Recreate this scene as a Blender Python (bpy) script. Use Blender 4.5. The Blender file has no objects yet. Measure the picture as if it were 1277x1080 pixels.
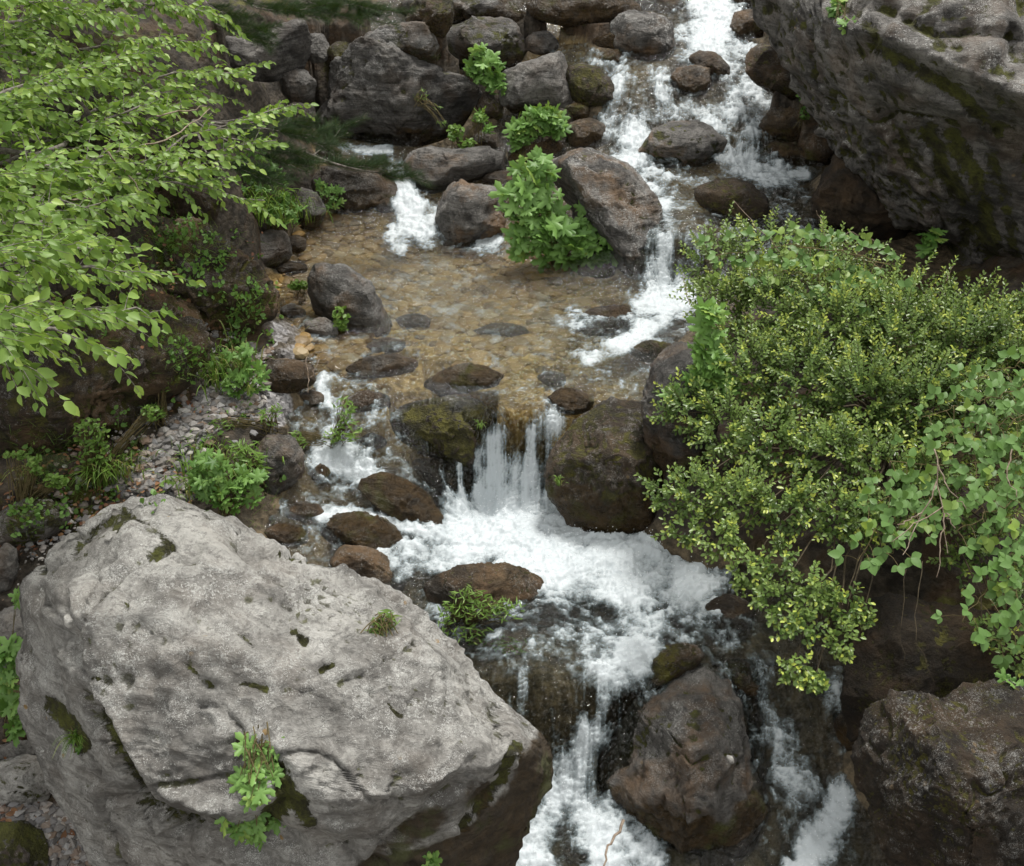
import bpy, bmesh, math, random
import numpy as np
from mathutils import Vector
# ------------------------------------------------------------------ camera
sc = bpy.context.scene
CAM_H, PITCH, LENS = 5.0, 32.0, 40.0
FPX = 1277 * LENS / 36.0
cd = bpy.data.cameras.new("camera"); cam = bpy.data.objects.new("camera", cd)
sc.collection.objects.link(cam); sc.camera = cam
cd.lens = LENS; cd.sensor_width = 36; cd.clip_end = 300; cd.clip_start = 0.05
cam.location = (0, 0, CAM_H); cam.rotation_euler = (math.radians(90 - PITCH), 0, 0)
# ------------------------------------------------------------------ light: bright overcast
SUN_EL, SUN_AZ = 68.0, 28.0      # azimuth clockwise from +Y
w = bpy.data.worlds.new("World"); sc.world = w; w.use_nodes = True
nt = w.node_tree; nt.nodes.clear()
sky = nt.nodes.new("ShaderNodeTexSky"); sky.sky_type = 'NISHITA'; sky.sun_disc = False
sky.sun_elevation = math.radians(SUN_EL); sky.sun_rotation = math.radians(SUN_AZ)
sky.air_density = 1.0; sky.dust_density = 4.0
hs = nt.nodes.new("ShaderNodeHueSaturation"); hs.inputs['Saturation'].default_value = 0.22
bg = nt.nodes.new("ShaderNodeBackground"); bg.inputs['Strength'].default_value = 0.075
wo = nt.nodes.new("ShaderNodeOutputWorld")
nt.links.new(sky.outputs[0], hs.inputs['Color']); nt.links.new(hs.outputs[0], bg.inputs['Color'])
tcw = nt.nodes.new("ShaderNodeTexCoord"); cn = nt.nodes.new("ShaderNodeTexNoise"); cn.inputs['Scale'].default_value = 2.2; cn.inputs['Detail'].default_value = 6
cm = nt.nodes.new("ShaderNodeMix"); cm.data_type = 'RGBA'; cr_ = nt.nodes.new("ShaderNodeMapRange"); cr_.inputs[1].default_value = 0.3; cr_.inputs[2].default_value = 0.7; cr_.inputs[3].default_value = 0.45; cr_.inputs[4].default_value = 0.85
nt.links.new(tcw.outputs['Generated'], cn.inputs['Vector']); nt.links.new(cn.outputs[0], cr_.inputs[0]); nt.links.new(cr_.outputs[0], cm.inputs[0])
nt.links.new(hs.outputs[0], cm.inputs[6]); cm.inputs[7].default_value = (7.1, 7.0, 6.7, 1); nt.links.new(cm.outputs[2], bg.inputs['Color'])
nt.links.new(bg.outputs[0], wo.inputs['Surface'])
sd = bpy.data.lights.new("sun", 'SUN'); sd.energy = 1.5; sd.angle = math.radians(14); sd.color = (1.0, 0.965, 0.91)
sun = bpy.data.objects.new("sun", sd); sc.collection.objects.link(sun)
a_, e_ = math.radians(SUN_AZ), math.radians(SUN_EL)
sdir = Vector((math.sin(a_) * math.cos(e_), math.cos(a_) * math.cos(e_), math.sin(e_)))
sun.rotation_euler = sdir.to_track_quat('Z', 'Y').to_euler(); sun.location = (0, 0, 20)
sc.view_settings.view_transform = 'Standard'; sc.view_settings.look = 'None'
sc.view_settings.gamma = 1.0; sc.view_settings.use_curve_mapping = False
sc.view_settings.exposure = 1.36
sc.cycles.max_bounces = 8; sc.cycles.transparent_max_bounces = 12
sc.cycles.use_denoising = True

# ------------------------------------------------------------------ helpers
rs = np.random.RandomState(7)
_p = math.radians(PITCH)
RIGHT = np.array([1.0, 0, 0]); FWD = np.array([0, math.cos(_p), -math.sin(_p)]); UPV = np.array([0, math.sin(_p), math.cos(_p)])
CAMP = np.array([0, 0, CAM_H])
def ray(px, py):
    return FWD + RIGHT * ((px - 638.5) / FPX) - UPV * ((py - 540.0) / FPX)
def at_z(px, py, z):
    r = ray(px, py); return CAMP + r * ((z - CAM_H) / r[2])
def at_d(px, py, d): return CAMP + ray(px, py) * d
def project(P):
    q = P - CAMP; d = q @ FWD
    return 638.5 + FPX * (q @ RIGHT) / d, 540.0 - FPX * (q @ UPV) / d, d

def _hash(ix, iy, iz, seed):
    h = (ix.astype(np.uint32) * np.uint32(374761393) + iy.astype(np.uint32) * np.uint32(668265263)
         + iz.astype(np.uint32) * np.uint32(2246822519) + np.uint32((seed * 3266489917) & 0xffffffff))
    h ^= h >> np.uint32(15); h *= np.uint32(2246822519); h ^= h >> np.uint32(13); h *= np.uint32(3266489917); h ^= h >> np.uint32(16)
    return h.astype(np.float32) * np.float32(1 / 4294967296.0)
def vnoise(p, seed=0):
    """value noise, -1..1"""
    f = np.floor(p); i = f.astype(np.int64); t = (p - f).astype(np.float32); t = t * t * t * (t * (t * 6 - 15) + 10)
    x0, y0, z0 = i[:, 0], i[:, 1], i[:, 2]; r = 0
    for dx in (0, 1):
        wx = t[:, 0] if dx else 1 - t[:, 0]
        for dy in (0, 1):
            wy = wx * (t[:, 1] if dy else 1 - t[:, 1])
            for dz in (0, 1):
                r = r + wy * (t[:, 2] if dz else 1 - t[:, 2]) * _hash(x0 + dx, y0 + dy, z0 + dz, seed)
    return r * 2 - 1
def fbm(p, octv=4, seed=0, gain=0.5, ridged=False):
    r = 0; a = 1.0; s = 0
    for o in range(octv):
        n = vnoise(p * (2.03 ** o) + o * 17.3, seed + o)
        if ridged: n = 1 - 2 * np.abs(n)
        r = r + n * a; s += a; a *= gain
    return r / s
def sstep(a, b, x):
    t = np.clip((x - a) / (b - a), 0, 1); return t * t * (3 - 2 * t)

def new_obj(name, me, parent=None, mat=None, loc=None):
    o = bpy.data.objects.new(name, me); sc.collection.objects.link(o)
    if parent is not None: o.parent = parent
    if mat is not None: me.materials.append(mat)
    if loc is not None: o.location = loc
    return o
def tag(o, label=None, cat=None, group=None, kind=None):
    if label: o['label'] = label
    if cat: o['category'] = cat
    if group: o['group'] = group
    if kind: o['kind'] = kind
    return o
def empty(name, loc, label, cat, group=None):
    o = bpy.data.objects.new(name, None); sc.collection.objects.link(o); o.location = loc
    o.empty_display_size = 0.1
    return tag(o, label, cat, group)
def mesh_np(name, V, F, smooth=True, attrs=None, cols=None):
    """V (n,3); F (m,k) array or list of such arrays"""
    me = bpy.data.meshes.new(name)
    Fs = F if isinstance(F, list) else [F]
    Fs = [f for f in Fs if len(f)]
    me.vertices.add(len(V)); me.vertices.foreach_set('co', np.ascontiguousarray(V, dtype=np.float32).ravel())
    loops = np.concatenate([f.ravel() for f in Fs]).astype(np.int32)
    tot = np.concatenate([np.full(len(f), f.shape[1], np.int32) for f in Fs])
    st = np.concatenate([[0], np.cumsum(tot)[:-1]]).astype(np.int32)
    me.loops.add(len(loops)); me.loops.foreach_set('vertex_index', loops)
    me.polygons.add(len(tot)); me.polygons.foreach_set('loop_start', st)
    me.polygons.foreach_set('use_smooth', np.full(len(tot), smooth, bool))
    me.update(calc_edges=True)
    for k, v in (attrs or {}).items():
        a = me.attributes.new(k, 'FLOAT', 'POINT'); a.data.foreach_set('value', np.ascontiguousarray(v, dtype=np.float32))
    for k, v in (cols or {}).items():
        a = me.attributes.new(k, 'FLOAT_COLOR', 'POINT'); c = np.ones((len(V), 4), np.float32); c[:, :3] = v
        a.data.foreach_set('color', c.ravel())
    me.validate()
    return me
def unit(v): return v / (np.linalg.norm(v, axis=-1, keepdims=True) + 1e-9)

# ------------------------------------------------------------------ material helpers
class NT:
    def __init__(s, name):
        s.m = bpy.data.materials.new(name); s.m.use_nodes = True; s.t = s.m.node_tree; s.t.nodes.clear()
    def n(s, typ, ins=None, **kw):
        nd = s.t.nodes.new(typ)
        for k, v in kw.items(): setattr(nd, k, v)
        for k, v in (ins or {}).items():
            if hasattr(v, 'is_linked') or isinstance(v, bpy.types.NodeSocket): s.t.links.new(v, nd.inputs[k])
            else: nd.inputs[k].default_value = v
        return nd
    def math(s, op, a, b=None, c=None, clamp=False):
        nd = s.n('ShaderNodeMath', operation=op, use_clamp=clamp)
        for i, v in enumerate((a, b, c)):
            if v is None: continue
            if isinstance(v, bpy.types.NodeSocket): s.t.links.new(v, nd.inputs[i])
            else: nd.inputs[i].default_value = v
        return nd.outputs[0]
    def mix(s, f, a, b, mode='MIX'):
        nd = s.n('ShaderNodeMix', data_type='RGBA', blend_type=mode)
        for i, v in ((0, f), (6, a), (7, b)):
            if isinstance(v, bpy.types.NodeSocket): s.t.links.new(v, nd.inputs[i])
            else: nd.inputs[i].default_value = (tuple(v) + (1,)) if (i and len(v) == 3) else v
        return nd.outputs[2]
    def ss(s, x, a, b):
        nd = s.n('ShaderNodeMapRange', {0: x, 1: a, 2: b}, interpolation_type='SMOOTHSTEP'); return nd.outputs[0]
    def noise(s, vec, scale, detail=4, rough=0.55, dist=0.0):
        return s.n('ShaderNodeTexNoise', {'Vector': vec, 'Scale': scale, 'Detail': detail, 'Roughness': rough, 'Distortion': dist})
    def attr(s, name, typ='GEOMETRY'):
        return s.n('ShaderNodeAttribute', attribute_type=typ, attribute_name=name)
    def out(s, sh):
        s.n('ShaderNodeOutputMaterial', {'Surface': sh}); return s.m

def rock_material(name, dark, light, brown, mosscol, ribs=1.0):
    t = NT(name)
    tc = t.n('ShaderNodeTexCoord').outputs['Object']
    oi = t.n('ShaderNodeObjectInfo')
    off = t.n('ShaderNodeVectorMath', {0: tc}, operation='ADD')
    t.t.links.new(t.n('ShaderNodeCombineXYZ', {0: t.math('MULTIPLY', oi.outputs['Random'], 37.0), 1: t.math('MULTIPLY', oi.outputs['Random'], 91.0)}).outputs[0], off.inputs[1])
    v = off.outputs[0]
    A = lambda n: t.attr(n, 'OBJECT').outputs['Fac']
    tone, wetz, moss, lich, warm = A('tone'), A('wetz'), A('moss'), A('lichen'), A('warm')
    geo = t.n('ShaderNodeNewGeometry')
    nz = t.n('ShaderNodeSeparateXYZ', {0: geo.outputs['Normal']}).outputs[2]
    pz = t.n('ShaderNodeSeparateXYZ', {0: geo.outputs['Position']}).outputs[2]
    n1 = t.noise(v, 2.2, 8, 0.62, 0.6).outputs[0]
    n2 = t.noise(v, 12.0, 10, 0.75, 0.4).outputs[0]
    n3 = t.noise(v, 70.0, 5, 0.75).outputs[0]
    # bedding streaks
    rot = t.n('ShaderNodeMapping', {'Vector': v, 'Rotation': (0.5, 0.75, 0.4), 'Scale': (2.0, 3.0, 24.0)}).outputs[0]
    st = t.noise(rot, 1.0, 6, 0.65, 0.5).outputs[0]
    f = t.math('ADD', t.math('MULTIPLY', n1, 0.45), t.math('ADD', t.math('MULTIPLY', n2, 0.35), t.math('MULTIPLY', st, 0.25 * ribs)))
    col = t.mix(t.ss(f, 0.42, 0.63), dark, light)
    col = t.mix(t.math('MULTIPLY', t.ss(t.noise(v, 24.0, 6, 0.75).outputs[0], 0.50, 0.60), 0.55), col, dark)
    col = t.mix(t.math('MULTIPLY', t.ss(n3, 0.3, 0.75), 0.5), col, (0.45, 0.44, 0.43), 'OVERLAY')
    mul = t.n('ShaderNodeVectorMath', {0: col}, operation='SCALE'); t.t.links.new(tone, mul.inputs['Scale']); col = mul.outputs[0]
    # warm iron stain
    wn = t.noise(v, 3.4, 6, 0.6).outputs[0]
    col = t.mix(t.math('MULTIPLY', t.ss(wn, 0.45, 0.68), warm), col, (0.185, 0.108, 0.05))
    # lichen: pale crusts, two sizes
    for sc_, r0, colr in ((9.0, 0.22, (0.58, 0.58, 0.55)), (22.0, 0.26, (0.64, 0.64, 0.61))):
        wv = t.n('ShaderNodeVectorMath', {0: v, 1: t.noise(v, 14.0, 4, 0.7).outputs[1]}, operation='ADD').outputs[0]
        vo = t.n('ShaderNodeTexVoronoi', {'Vector': wv, 'Scale': sc_, 'Randomness': 1.0})
        thr = t.math('MULTIPLY', t.ss(t.noise(v, 3.0 if sc_ < 20 else 5.0, 6, 0.75).outputs[0], 0.40, 0.62), r0 * 1.9)
        m = t.ss(t.math('SUBTRACT', thr, vo.outputs['Distance']), -0.02, 0.06)
        m = t.math('MULTIPLY', m, t.math('MULTIPLY', lich, t.ss(nz, -0.1, 0.5)), clamp=True)
        m = t.math('MULTIPLY', m, t.ss(n3, 0.28, 0.6))
        col = t.mix(m, col, colr)
    vo2 = t.n('ShaderNodeTexVoronoi', {'Vector': v, 'Scale': 9.0})
    ml = t.math('MULTIPLY', t.ss(t.math('SUBTRACT', 0.13, vo2.outputs['Distance']), 0, 0.03), t.ss(t.noise(v, 2.5).outputs[0], 0.55, 0.65))
    col = t.mix(t.math('MULTIPLY', ml, lich, clamp=True), col, (0.34, 0.23, 0.10))
    # moss (in hollows and where the noise says)
    mn = t.math('ADD', t.math('MULTIPLY', t.noise(v, 3.0, 8, 0.7, 0.4).outputs[0], 0.62), t.math('MULTIPLY', t.noise(v, 15.0, 6, 0.7).outputs[0], 0.38))
    point = geo.outputs['Pointiness']
    mh = t.math('ADD', mn, t.math('MULTIPLY', t.math('SUBTRACT', 0.5, point), 2.6))
    mm = t.ss(t.math('ADD', mh, t.math('MULTIPLY', moss, 0.24)), 0.62, 0.70)
    mm = t.math('MULTIPLY', mm, t.ss(moss, 0.0, 0.15))
    mm = t.math('MAXIMUM', mm, t.ss(t.math('ADD', t.attr('mossy').outputs['Fac'], t.math('ADD', t.math('MULTIPLY', t.math('SUBTRACT', n2, 0.5), 2.2), t.math('MULTIPLY', t.math('SUBTRACT', n1, 0.5), 1.8))), 0.55, 0.72))
    mcol = t.mix(t.ss(t.noise(v, 7.0, 6, 0.75).outputs[0], 0.36, 0.66), (0.022, 0.019, 0.006), tuple(c * 2.2 for c in mosscol))
    col = t.mix(mm, col, mcol)
    # wet, algae-brown foot
    hz = t.math('SUBTRACT', pz, wetz)
    hz = t.math('ADD', hz, t.math('MULTIPLY', t.math('SUBTRACT', n1, 0.5), 0.7))
    wet = t.math('MAXIMUM', t.ss(hz, 0.05, -0.02), t.ss(t.math('ADD', t.attr('stain').outputs['Fac'], t.math('MULTIPLY', t.math('SUBTRACT', n1, 0.5), 1.4)), 0.4, 0.62))
    bcol = t.mix(t.ss(n2, 0.35, 0.7), tuple(c * 0.5 for c in brown), tuple(c * 1.5 for c in brown))
    bcol = t.mix(t.ss(t.noise(v, 5.0, 5).outputs[0], 0.52, 0.68), bcol, tuple(c * 1.3 for c in mosscol))
    col = t.mix(t.math('MULTIPLY', wet, 0.93), col, bcol)
    damp = t.ss(hz, 0.3, -0.05)
    rough = t.math('SUBTRACT', 0.80, t.math('MULTIPLY', damp, 0.52))
    rough = t.math('ADD', rough, t.math('MULTIPLY', t.math('SUBTRACT', n2, 0.5), 0.3))
    # bump
    vb = t.n('ShaderNodeTexVoronoi', {'Vector': v, 'Scale': 26.0}, feature='SMOOTH_F1')
    pits = t.ss(vb.outputs['Distance'], 0.0, 0.35)
    h = t.math('ADD', t.math('MULTIPLY', n2, 0.9), t.math('ADD', t.math('MULTIPLY', n3, 0.35), t.math('ADD', t.math('MULTIPLY', st, 0.9 * ribs), t.math('MULTIPLY', pits, 0.10))))
    h = t.math('ADD', h, t.math('MULTIPLY', mm, t.math('MULTIPLY', t.noise(v, 90.0, 3).outputs[0], 0.5)))
    b = t.n('ShaderNodeBump', {'Height': h, 'Strength': 1.0, 'Distance': 0.045})
    p = t.n('ShaderNodeBsdfPrincipled', {'Base Color': col, 'Roughness': rough, 'Normal': b.outputs[0], 'Specular IOR Level': 0.42})
    return t.out(p.outputs[0])

M = {}
M['rock'] = rock_material('wet_grey_rock', (0.028, 0.026, 0.024), (0.200, 0.190, 0.175), (0.055, 0.034, 0.012), (0.046, 0.048, 0.008))
M['pale'] = rock_material('pale_limestone', (0.16, 0.154, 0.142), (0.56, 0.55, 0.515), (0.055, 0.034, 0.012), (0.046, 0.050, 0.007))
M['brown'] = rock_material('brown_rock', (0.022, 0.015, 0.008), (0.120, 0.083, 0.045), (0.052, 0.031, 0.010), (0.048, 0.044, 0.007), 0.6)

def leaf_material(name, c_dark, c_light, tip=None, rough=0.45, trans=0.35):
    t = NT(name)
    tint = t.attr('tint').outputs['Fac']; tipa = t.attr('tip').outputs['Fac']
    pos = t.n('ShaderNodeNewGeometry').outputs['Position']
    n = t.noise(pos, 45.0, 2).outputs[0]
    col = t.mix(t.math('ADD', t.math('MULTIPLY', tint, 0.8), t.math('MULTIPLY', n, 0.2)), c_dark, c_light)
    if tip: col = t.mix(tipa, col, tip)
    p = t.n('ShaderNodeBsdfPrincipled', {'Base Color': col, 'Roughness': rough, 'Specular IOR Level': 0.35})
    tr = t.n('ShaderNodeBsdfTranslucent', {'Color': t.mix(0.5, col, (0.20, 0.30, 0.02))})
    return t.out(t.n('ShaderNodeMixShader', {0: trans, 1: p.outputs[0], 2: tr.outputs[0]}).outputs[0])
M['tree_leaf'] = leaf_material('tree_leaf', (0.070, 0.150, 0.020), (0.27, 0.41, 0.09), (0.32, 0.44, 0.09))
M['box_leaf'] = leaf_material('box_leaf', (0.036, 0.085, 0.020), (0.20, 0.29, 0.075), (0.46, 0.52, 0.085), 0.32, 0.22)
M['bramble_leaf'] = leaf_material('bramble_leaf', (0.075, 0.16, 0.035), (0.17, 0.30, 0.085), (0.28, 0.38, 0.06))
M['palm_leaf'] = leaf_material('palmate_leaf', (0.055, 0.14, 0.022), (0.24, 0.42, 0.11), (0.30, 0.42, 0.09))
M['grass'] = leaf_material('grass_blade', (0.07, 0.15, 0.02), (0.19, 0.31, 0.055), (0.33, 0.28, 0.11), 0.5, 0.3)
M['needle'] = leaf_material('pine_needle', (0.020, 0.050, 0.014), (0.055, 0.105, 0.028), (0.20, 0.17, 0.05), 0.5, 0.1)
M['herb'] = leaf_material('herb_leaf', (0.10, 0.19, 0.03), (0.20, 0.33, 0.07), (0.28, 0.38, 0.1))
def flat_material(name, a, b, scale=30, rough=0.8, spec=0.3, bump=0.01):
    t = NT(name); tc = t.n('ShaderNodeTexCoord').outputs['Object']
    n = t.noise(tc, scale, 6, 0.65); col = t.mix(t.ss(n.outputs[0], 0.3, 0.7), a, b)
    bb = t.n('ShaderNodeBump', {'Height': n.outputs[0], 'Strength': 0.6, 'Distance': bump})
    return t.out(t.n('ShaderNodeBsdfPrincipled', {'Base Color': col, 'Roughness': rough, 'Specular IOR Level': spec, 'Normal': bb.outputs[0]}).outputs[0])
M['bark'] = flat_material('bark', (0.07, 0.06, 0.05), (0.24, 0.22, 0.19))
M['stem'] = flat_material('stem', (0.08, 0.07, 0.025), (0.17, 0.13, 0.06))
M['darkstem'] = flat_material('dark_stem', (0.030, 0.024, 0.014), (0.09, 0.07, 0.04))
M['dead'] = flat_material('dead_wood', (0.14, 0.10, 0.07), (0.32, 0.26, 0.2))
def pebble_material(name, cols, wet=False):
    t = NT(name); tint = t.attr('tint').outputs['Fac']
    r = t.n('ShaderNodeValToRGB', {0: tint}); cr = r.color_ramp; cr.interpolation = 'LINEAR'
    while len(cr.elements) < len(cols): cr.elements.new(0.5)
    for i, c in enumerate(cols): cr.elements[i].position = i / (len(cols) - 1); cr.elements[i].color = tuple(c) + (1,)
    pos = t.n('ShaderNodeNewGeometry').outputs['Position']; n = t.noise(pos, 60, 5, 0.7).outputs[0]
    col = t.mix(t.math('MULTIPLY', n, 0.7), r.outputs[0], (0.3, 0.28, 0.25), 'OVERLAY')
    b = t.n('ShaderNodeBump', {'Height': n, 'Strength': 0.4, 'Distance': 0.01})
    return t.out(t.n('ShaderNodeBsdfPrincipled', {'Base Color': col, 'Roughness': 0.45 if wet else 0.8, 'Normal': b.outputs[0]}).outputs[0])
M['gravel'] = pebble_material('gravel_stone', [(0.09, 0.085, 0.08), (0.26, 0.26, 0.27), (0.16, 0.14, 0.12), (0.36, 0.36, 0.36), (0.19, 0.13, 0.09), (0.50, 0.49, 0.47)])
M['bedstone'] = pebble_material('bed_pebble', [(0.20, 0.12, 0.04), (0.34, 0.21, 0.06), (0.22, 0.14, 0.045), (0.40, 0.265, 0.09), (0.13, 0.08, 0.03), (0.34, 0.26, 0.14)], True)
M['litter'] = pebble_material('dead_leaf', [(0.10, 0.035, 0.015), (0.20, 0.09, 0.035), (0.26, 0.15, 0.07), (0.14, 0.06, 0.03)])

# ------------------------------------------------------------------ terrain and water levels
# photo pixel, height of the water, depth of the bed under it
WET = [(640,1100,-.02,.2),(720,1090,0,.2),(800,1085,-.02,.2),(1000,1090,-.05,.2),(1060,1080,-.05,.2),(900,1150,-.1,.2),(700,1180,-.15,.2),
 (690,990,.10,.15),(735,915,.38,.10),(700,960,.2,.12),(660,1040,.06,.15),(770,980,.14,.15),(780,1040,.05,.15),(800,880,.5,.1),
 (580,790,.68,.14),(620,830,.66,.10),(680,840,.65,.10),(760,830,.66,.12),(700,880,.52,.08),(760,875,.54,.08),(720,895,.45,.08),
 (560,650,.73,.15),(620,645,.72,.25),(700,700,.70,.28),(800,700,.70,.25),(860,740,.68,.2),(760,780,.67,.2),(850,800,.66,.15),(900,800,.64,.12),(600,720,.70,.12),(540,700,.71,.1),
 (930,820,.60,.10),(970,860,.45,.1),(1040,850,.47,.1),(950,930,.25,.1),(1010,940,.24,.1),(1000,980,.16,.1),(1040,1010,.06,.12),(980,1040,.04,.12),(1000,800,.6,.1),
 (1000,740,.66,.1),(950,720,.68,.1),
 (400,480,1.26,.04),(420,520,1.16,.05),(380,600,.97,.04),(400,560,1.05,.05),(430,600,.92,.06),(480,650,.80,.06),(400,640,.86,.05),(520,680,.74,.08),(450,540,1.12,.05),(500,600,.95,.05),(545,640,.80,.06),(380,530,1.16,.04),(370,650,.88,.03),
 (420,440,1.33,.06),(400,400,1.36,.05),(400,310,1.41,.06),(370,350,1.38,.04),(440,300,1.40,.08),(470,340,1.37,.10),(560,330,1.36,.12),(650,370,1.34,.12),(750,390,1.34,.12),(820,400,1.35,.12),(700,470,1.31,.10),(600,440,1.32,.1),(500,420,1.33,.08),(640,505,1.28,.06),(690,500,1.28,.05),(760,480,1.3,.1),(820,470,1.3,.1),(550,490,1.28,.07),(600,500,1.26,.09),(575,475,1.29,.09),(620,490,1.275,.09),(470,460,1.30,.05),(480,500,1.24,.05),
 (610,530,1.22,.05),(660,520,1.24,.05),(700,515,1.25,.05),(610,612,.76,.2),(650,617,.75,.2),(690,617,.76,.2),(560,600,.85,.1),(530,560,1.02,.08),
 (840,290,1.70,.06),(875,295,1.69,.08),(820,300,1.66,.06),(830,350,1.40,.1),(865,358,1.40,.1),(900,335,1.5,.1),(950,325,1.58,.1),(800,370,1.37,.1),
 (830,240,1.74,.08),(900,270,1.71,.08),(960,295,1.67,.08),(1000,240,1.74,.1),(900,215,1.77,.08),(1010,290,1.66,.08),
 (490,212,1.73,.05),(505,225,1.68,.05),(520,288,1.43,.08),(500,300,1.40,.08),(450,188,1.77,.05),(480,184,1.78,.05),(415,188,1.77,.05),(590,225,1.66,.05),(610,300,1.40,.06),
 (780,200,1.82,.06),(850,205,1.8,.06),(930,200,1.8,.06),(1000,212,1.78,.06),(770,150,2.03,.06),(850,142,2.07,.06),(930,170,1.96,.06),(950,130,2.12,.06),(780,100,2.28,.06),(850,120,2.18,.06),(915,100,2.26,.06),(840,80,2.38,.06),(960,95,2.28,.06),
 (720,60,2.42,.06),(700,30,2.52,.06),(800,70,2.40,.06),(870,55,2.45,.06),(890,30,2.53,.08),(880,0,2.68,.08),(850,0,2.68,.08),(760,30,2.52,.05),(940,50,2.46,.05),(880,-60,3.0,.1),(700,130,2.05,.03)]
DRY = [(20,1060,.45),(20,900,.70),(60,1000,.5),(20,760,.9),(20,700,1.0),(100,620,1.15),(200,600,1.12),(290,630,1.0),(340,600,1.02),(200,520,1.35),(300,500,1.33),(350,470,1.36),(340,540,1.22),(250,420,1.6),(150,430,1.7),(50,450,1.75),(0,560,1.25),
 (100,300,2.3),(200,300,2.0),(290,330,1.65),(330,290,1.62),(340,410,1.45),(350,230,1.78),(100,150,3.0),(250,150,2.6),(350,150,2.1),(300,50,2.9),(400,60,2.5),(450,10,2.8),(550,10,2.85),(600,60,2.35),(560,120,1.95),(480,130,1.85),(640,100,2.15),(640,-10,2.85),(740,-15,2.92),(640,160,1.88),(680,190,1.8),(560,205,1.7),(440,250,1.55),(700,100,2.28),(720,150,2.02),
 (670,330,1.39),(720,310,1.45),(640,240,1.62),(750,250,1.62),(790,330,1.42),(690,260,1.58),
 (1060,960,.2),(1120,1050,.05),(1200,1000,.3),(1250,800,.9),(1120,800,.62),(1090,740,.75),(1100,690,1.0),(1250,650,1.15),(1030,670,.95),(950,660,.9),(870,640,1.0),(850,560,1.3),(880,600,1.2),(1000,500,1.35),(1200,500,1.6),(860,450,1.45),(900,400,1.48),(1000,380,1.6),(1200,400,1.62),(1060,310,1.62),(1200,330,1.5),(1040,220,1.85),(1100,250,1.7),(1150,200,1.75),(990,120,2.2),(1000,50,2.7),(980,180,1.9),(960,10,2.75),
 (740,600,1.0),(770,560,1.2),(820,560,1.2),(850,900,.3),(850,980,.15),(870,860,.45)]
WORLD = [(-7,2,1.6),(-7,5,3.2),(-7,8,4.6),(-7,12,6),(-3,2,.1),(-1,2,-.6),(1,2,-.6),(3,2,0),(6,2,1.5),(6,5,3.2),(6,8,4.5),(6,12,5.5),(0,15,4.2),(-3,15,5.2),(3,15,5.0),(0,0,-.9),(0,-4,-1.5),(-6,-4,1),(6,-4,1)]
wet = np.array([list(at_z(a, b, c)) + [d] for a, b, c, d in WET])
dry = np.array([list(at_z(a, b, c)) for a, b, c in DRY] + [list(p) for p in WORLD])
class RBF:
    def __init__(s, P, z, c=0.06, lin=True, lam=0.0):
        s.P = P; s.c = c; n = len(P)
        K = np.sqrt(((P[:, None] - P[None]) ** 2).sum(-1) + c * c)
        A = np.zeros((n + 3, n + 3)); A[:n, :n] = K - lam * np.eye(n); A[:n, n] = 1; A[:n, n + 1:] = P; A[n, :n] = 1; A[n + 1:, :n] = P.T
        s.w = np.linalg.solve(A, np.concatenate([z, [0, 0, 0]]))
    def __call__(s, Q):
        out = np.empty(len(Q)); n = len(s.P)
        for i in range(0, len(Q), 20000):
            q = Q[i:i + 20000]
            K = np.sqrt(((q[:, None] - s.P[None]) ** 2).sum(-1) + s.c ** 2)
            out[i:i + 20000] = K @ s.w[:n] + s.w[n] + q @ s.w[n + 1:]
        return out
Wf = RBF(wet[:, :2], wet[:, 2], 0.05)
Tf0 = RBF(np.vstack([wet[:, :2], dry[:, :2]]), np.concatenate([wet[:, 2] - wet[:, 3], dry[:, 2]]), 0.08)
def Tf(Q):
    Q = np.asarray(Q, float); t = Tf0(Q)
    o = t.copy()
    for i in range(0, len(Q), 20000):
        q = Q[i:i + 20000]; near = (np.abs(q[:, 0]) < 4) & (q[:, 1] > 3) & (q[:, 1] < 13.5)
        if not near.any(): continue
        qq = q[near]; dw = np.sqrt(((qq[:, None] - wet[None, :, :2]) ** 2).sum(-1)).min(1); dd_ = np.sqrt(((qq[:, None] - dry[None, :, :2]) ** 2).sum(-1)).min(1)
        tt = t[i:i + 20000][near]; tt = tt - np.maximum(0, tt - (Wf(qq) - 0.035)) * sstep(0.0, 0.14, dd_ - dw)
        w_ = np.nonzero(near)[0] + i; o[w_] = tt
    return o
def hit(px, py, f=None):
    f = f or Tf
    r = ray(px, py); ts = np.linspace(3.5, 16, 900); P = CAMP + ts[:, None] * r
    below = P[:, 2] < f(P[:, :2])
    i = int(np.argmax(below)) if below.any() else len(ts) - 1
    return P[i]

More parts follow.
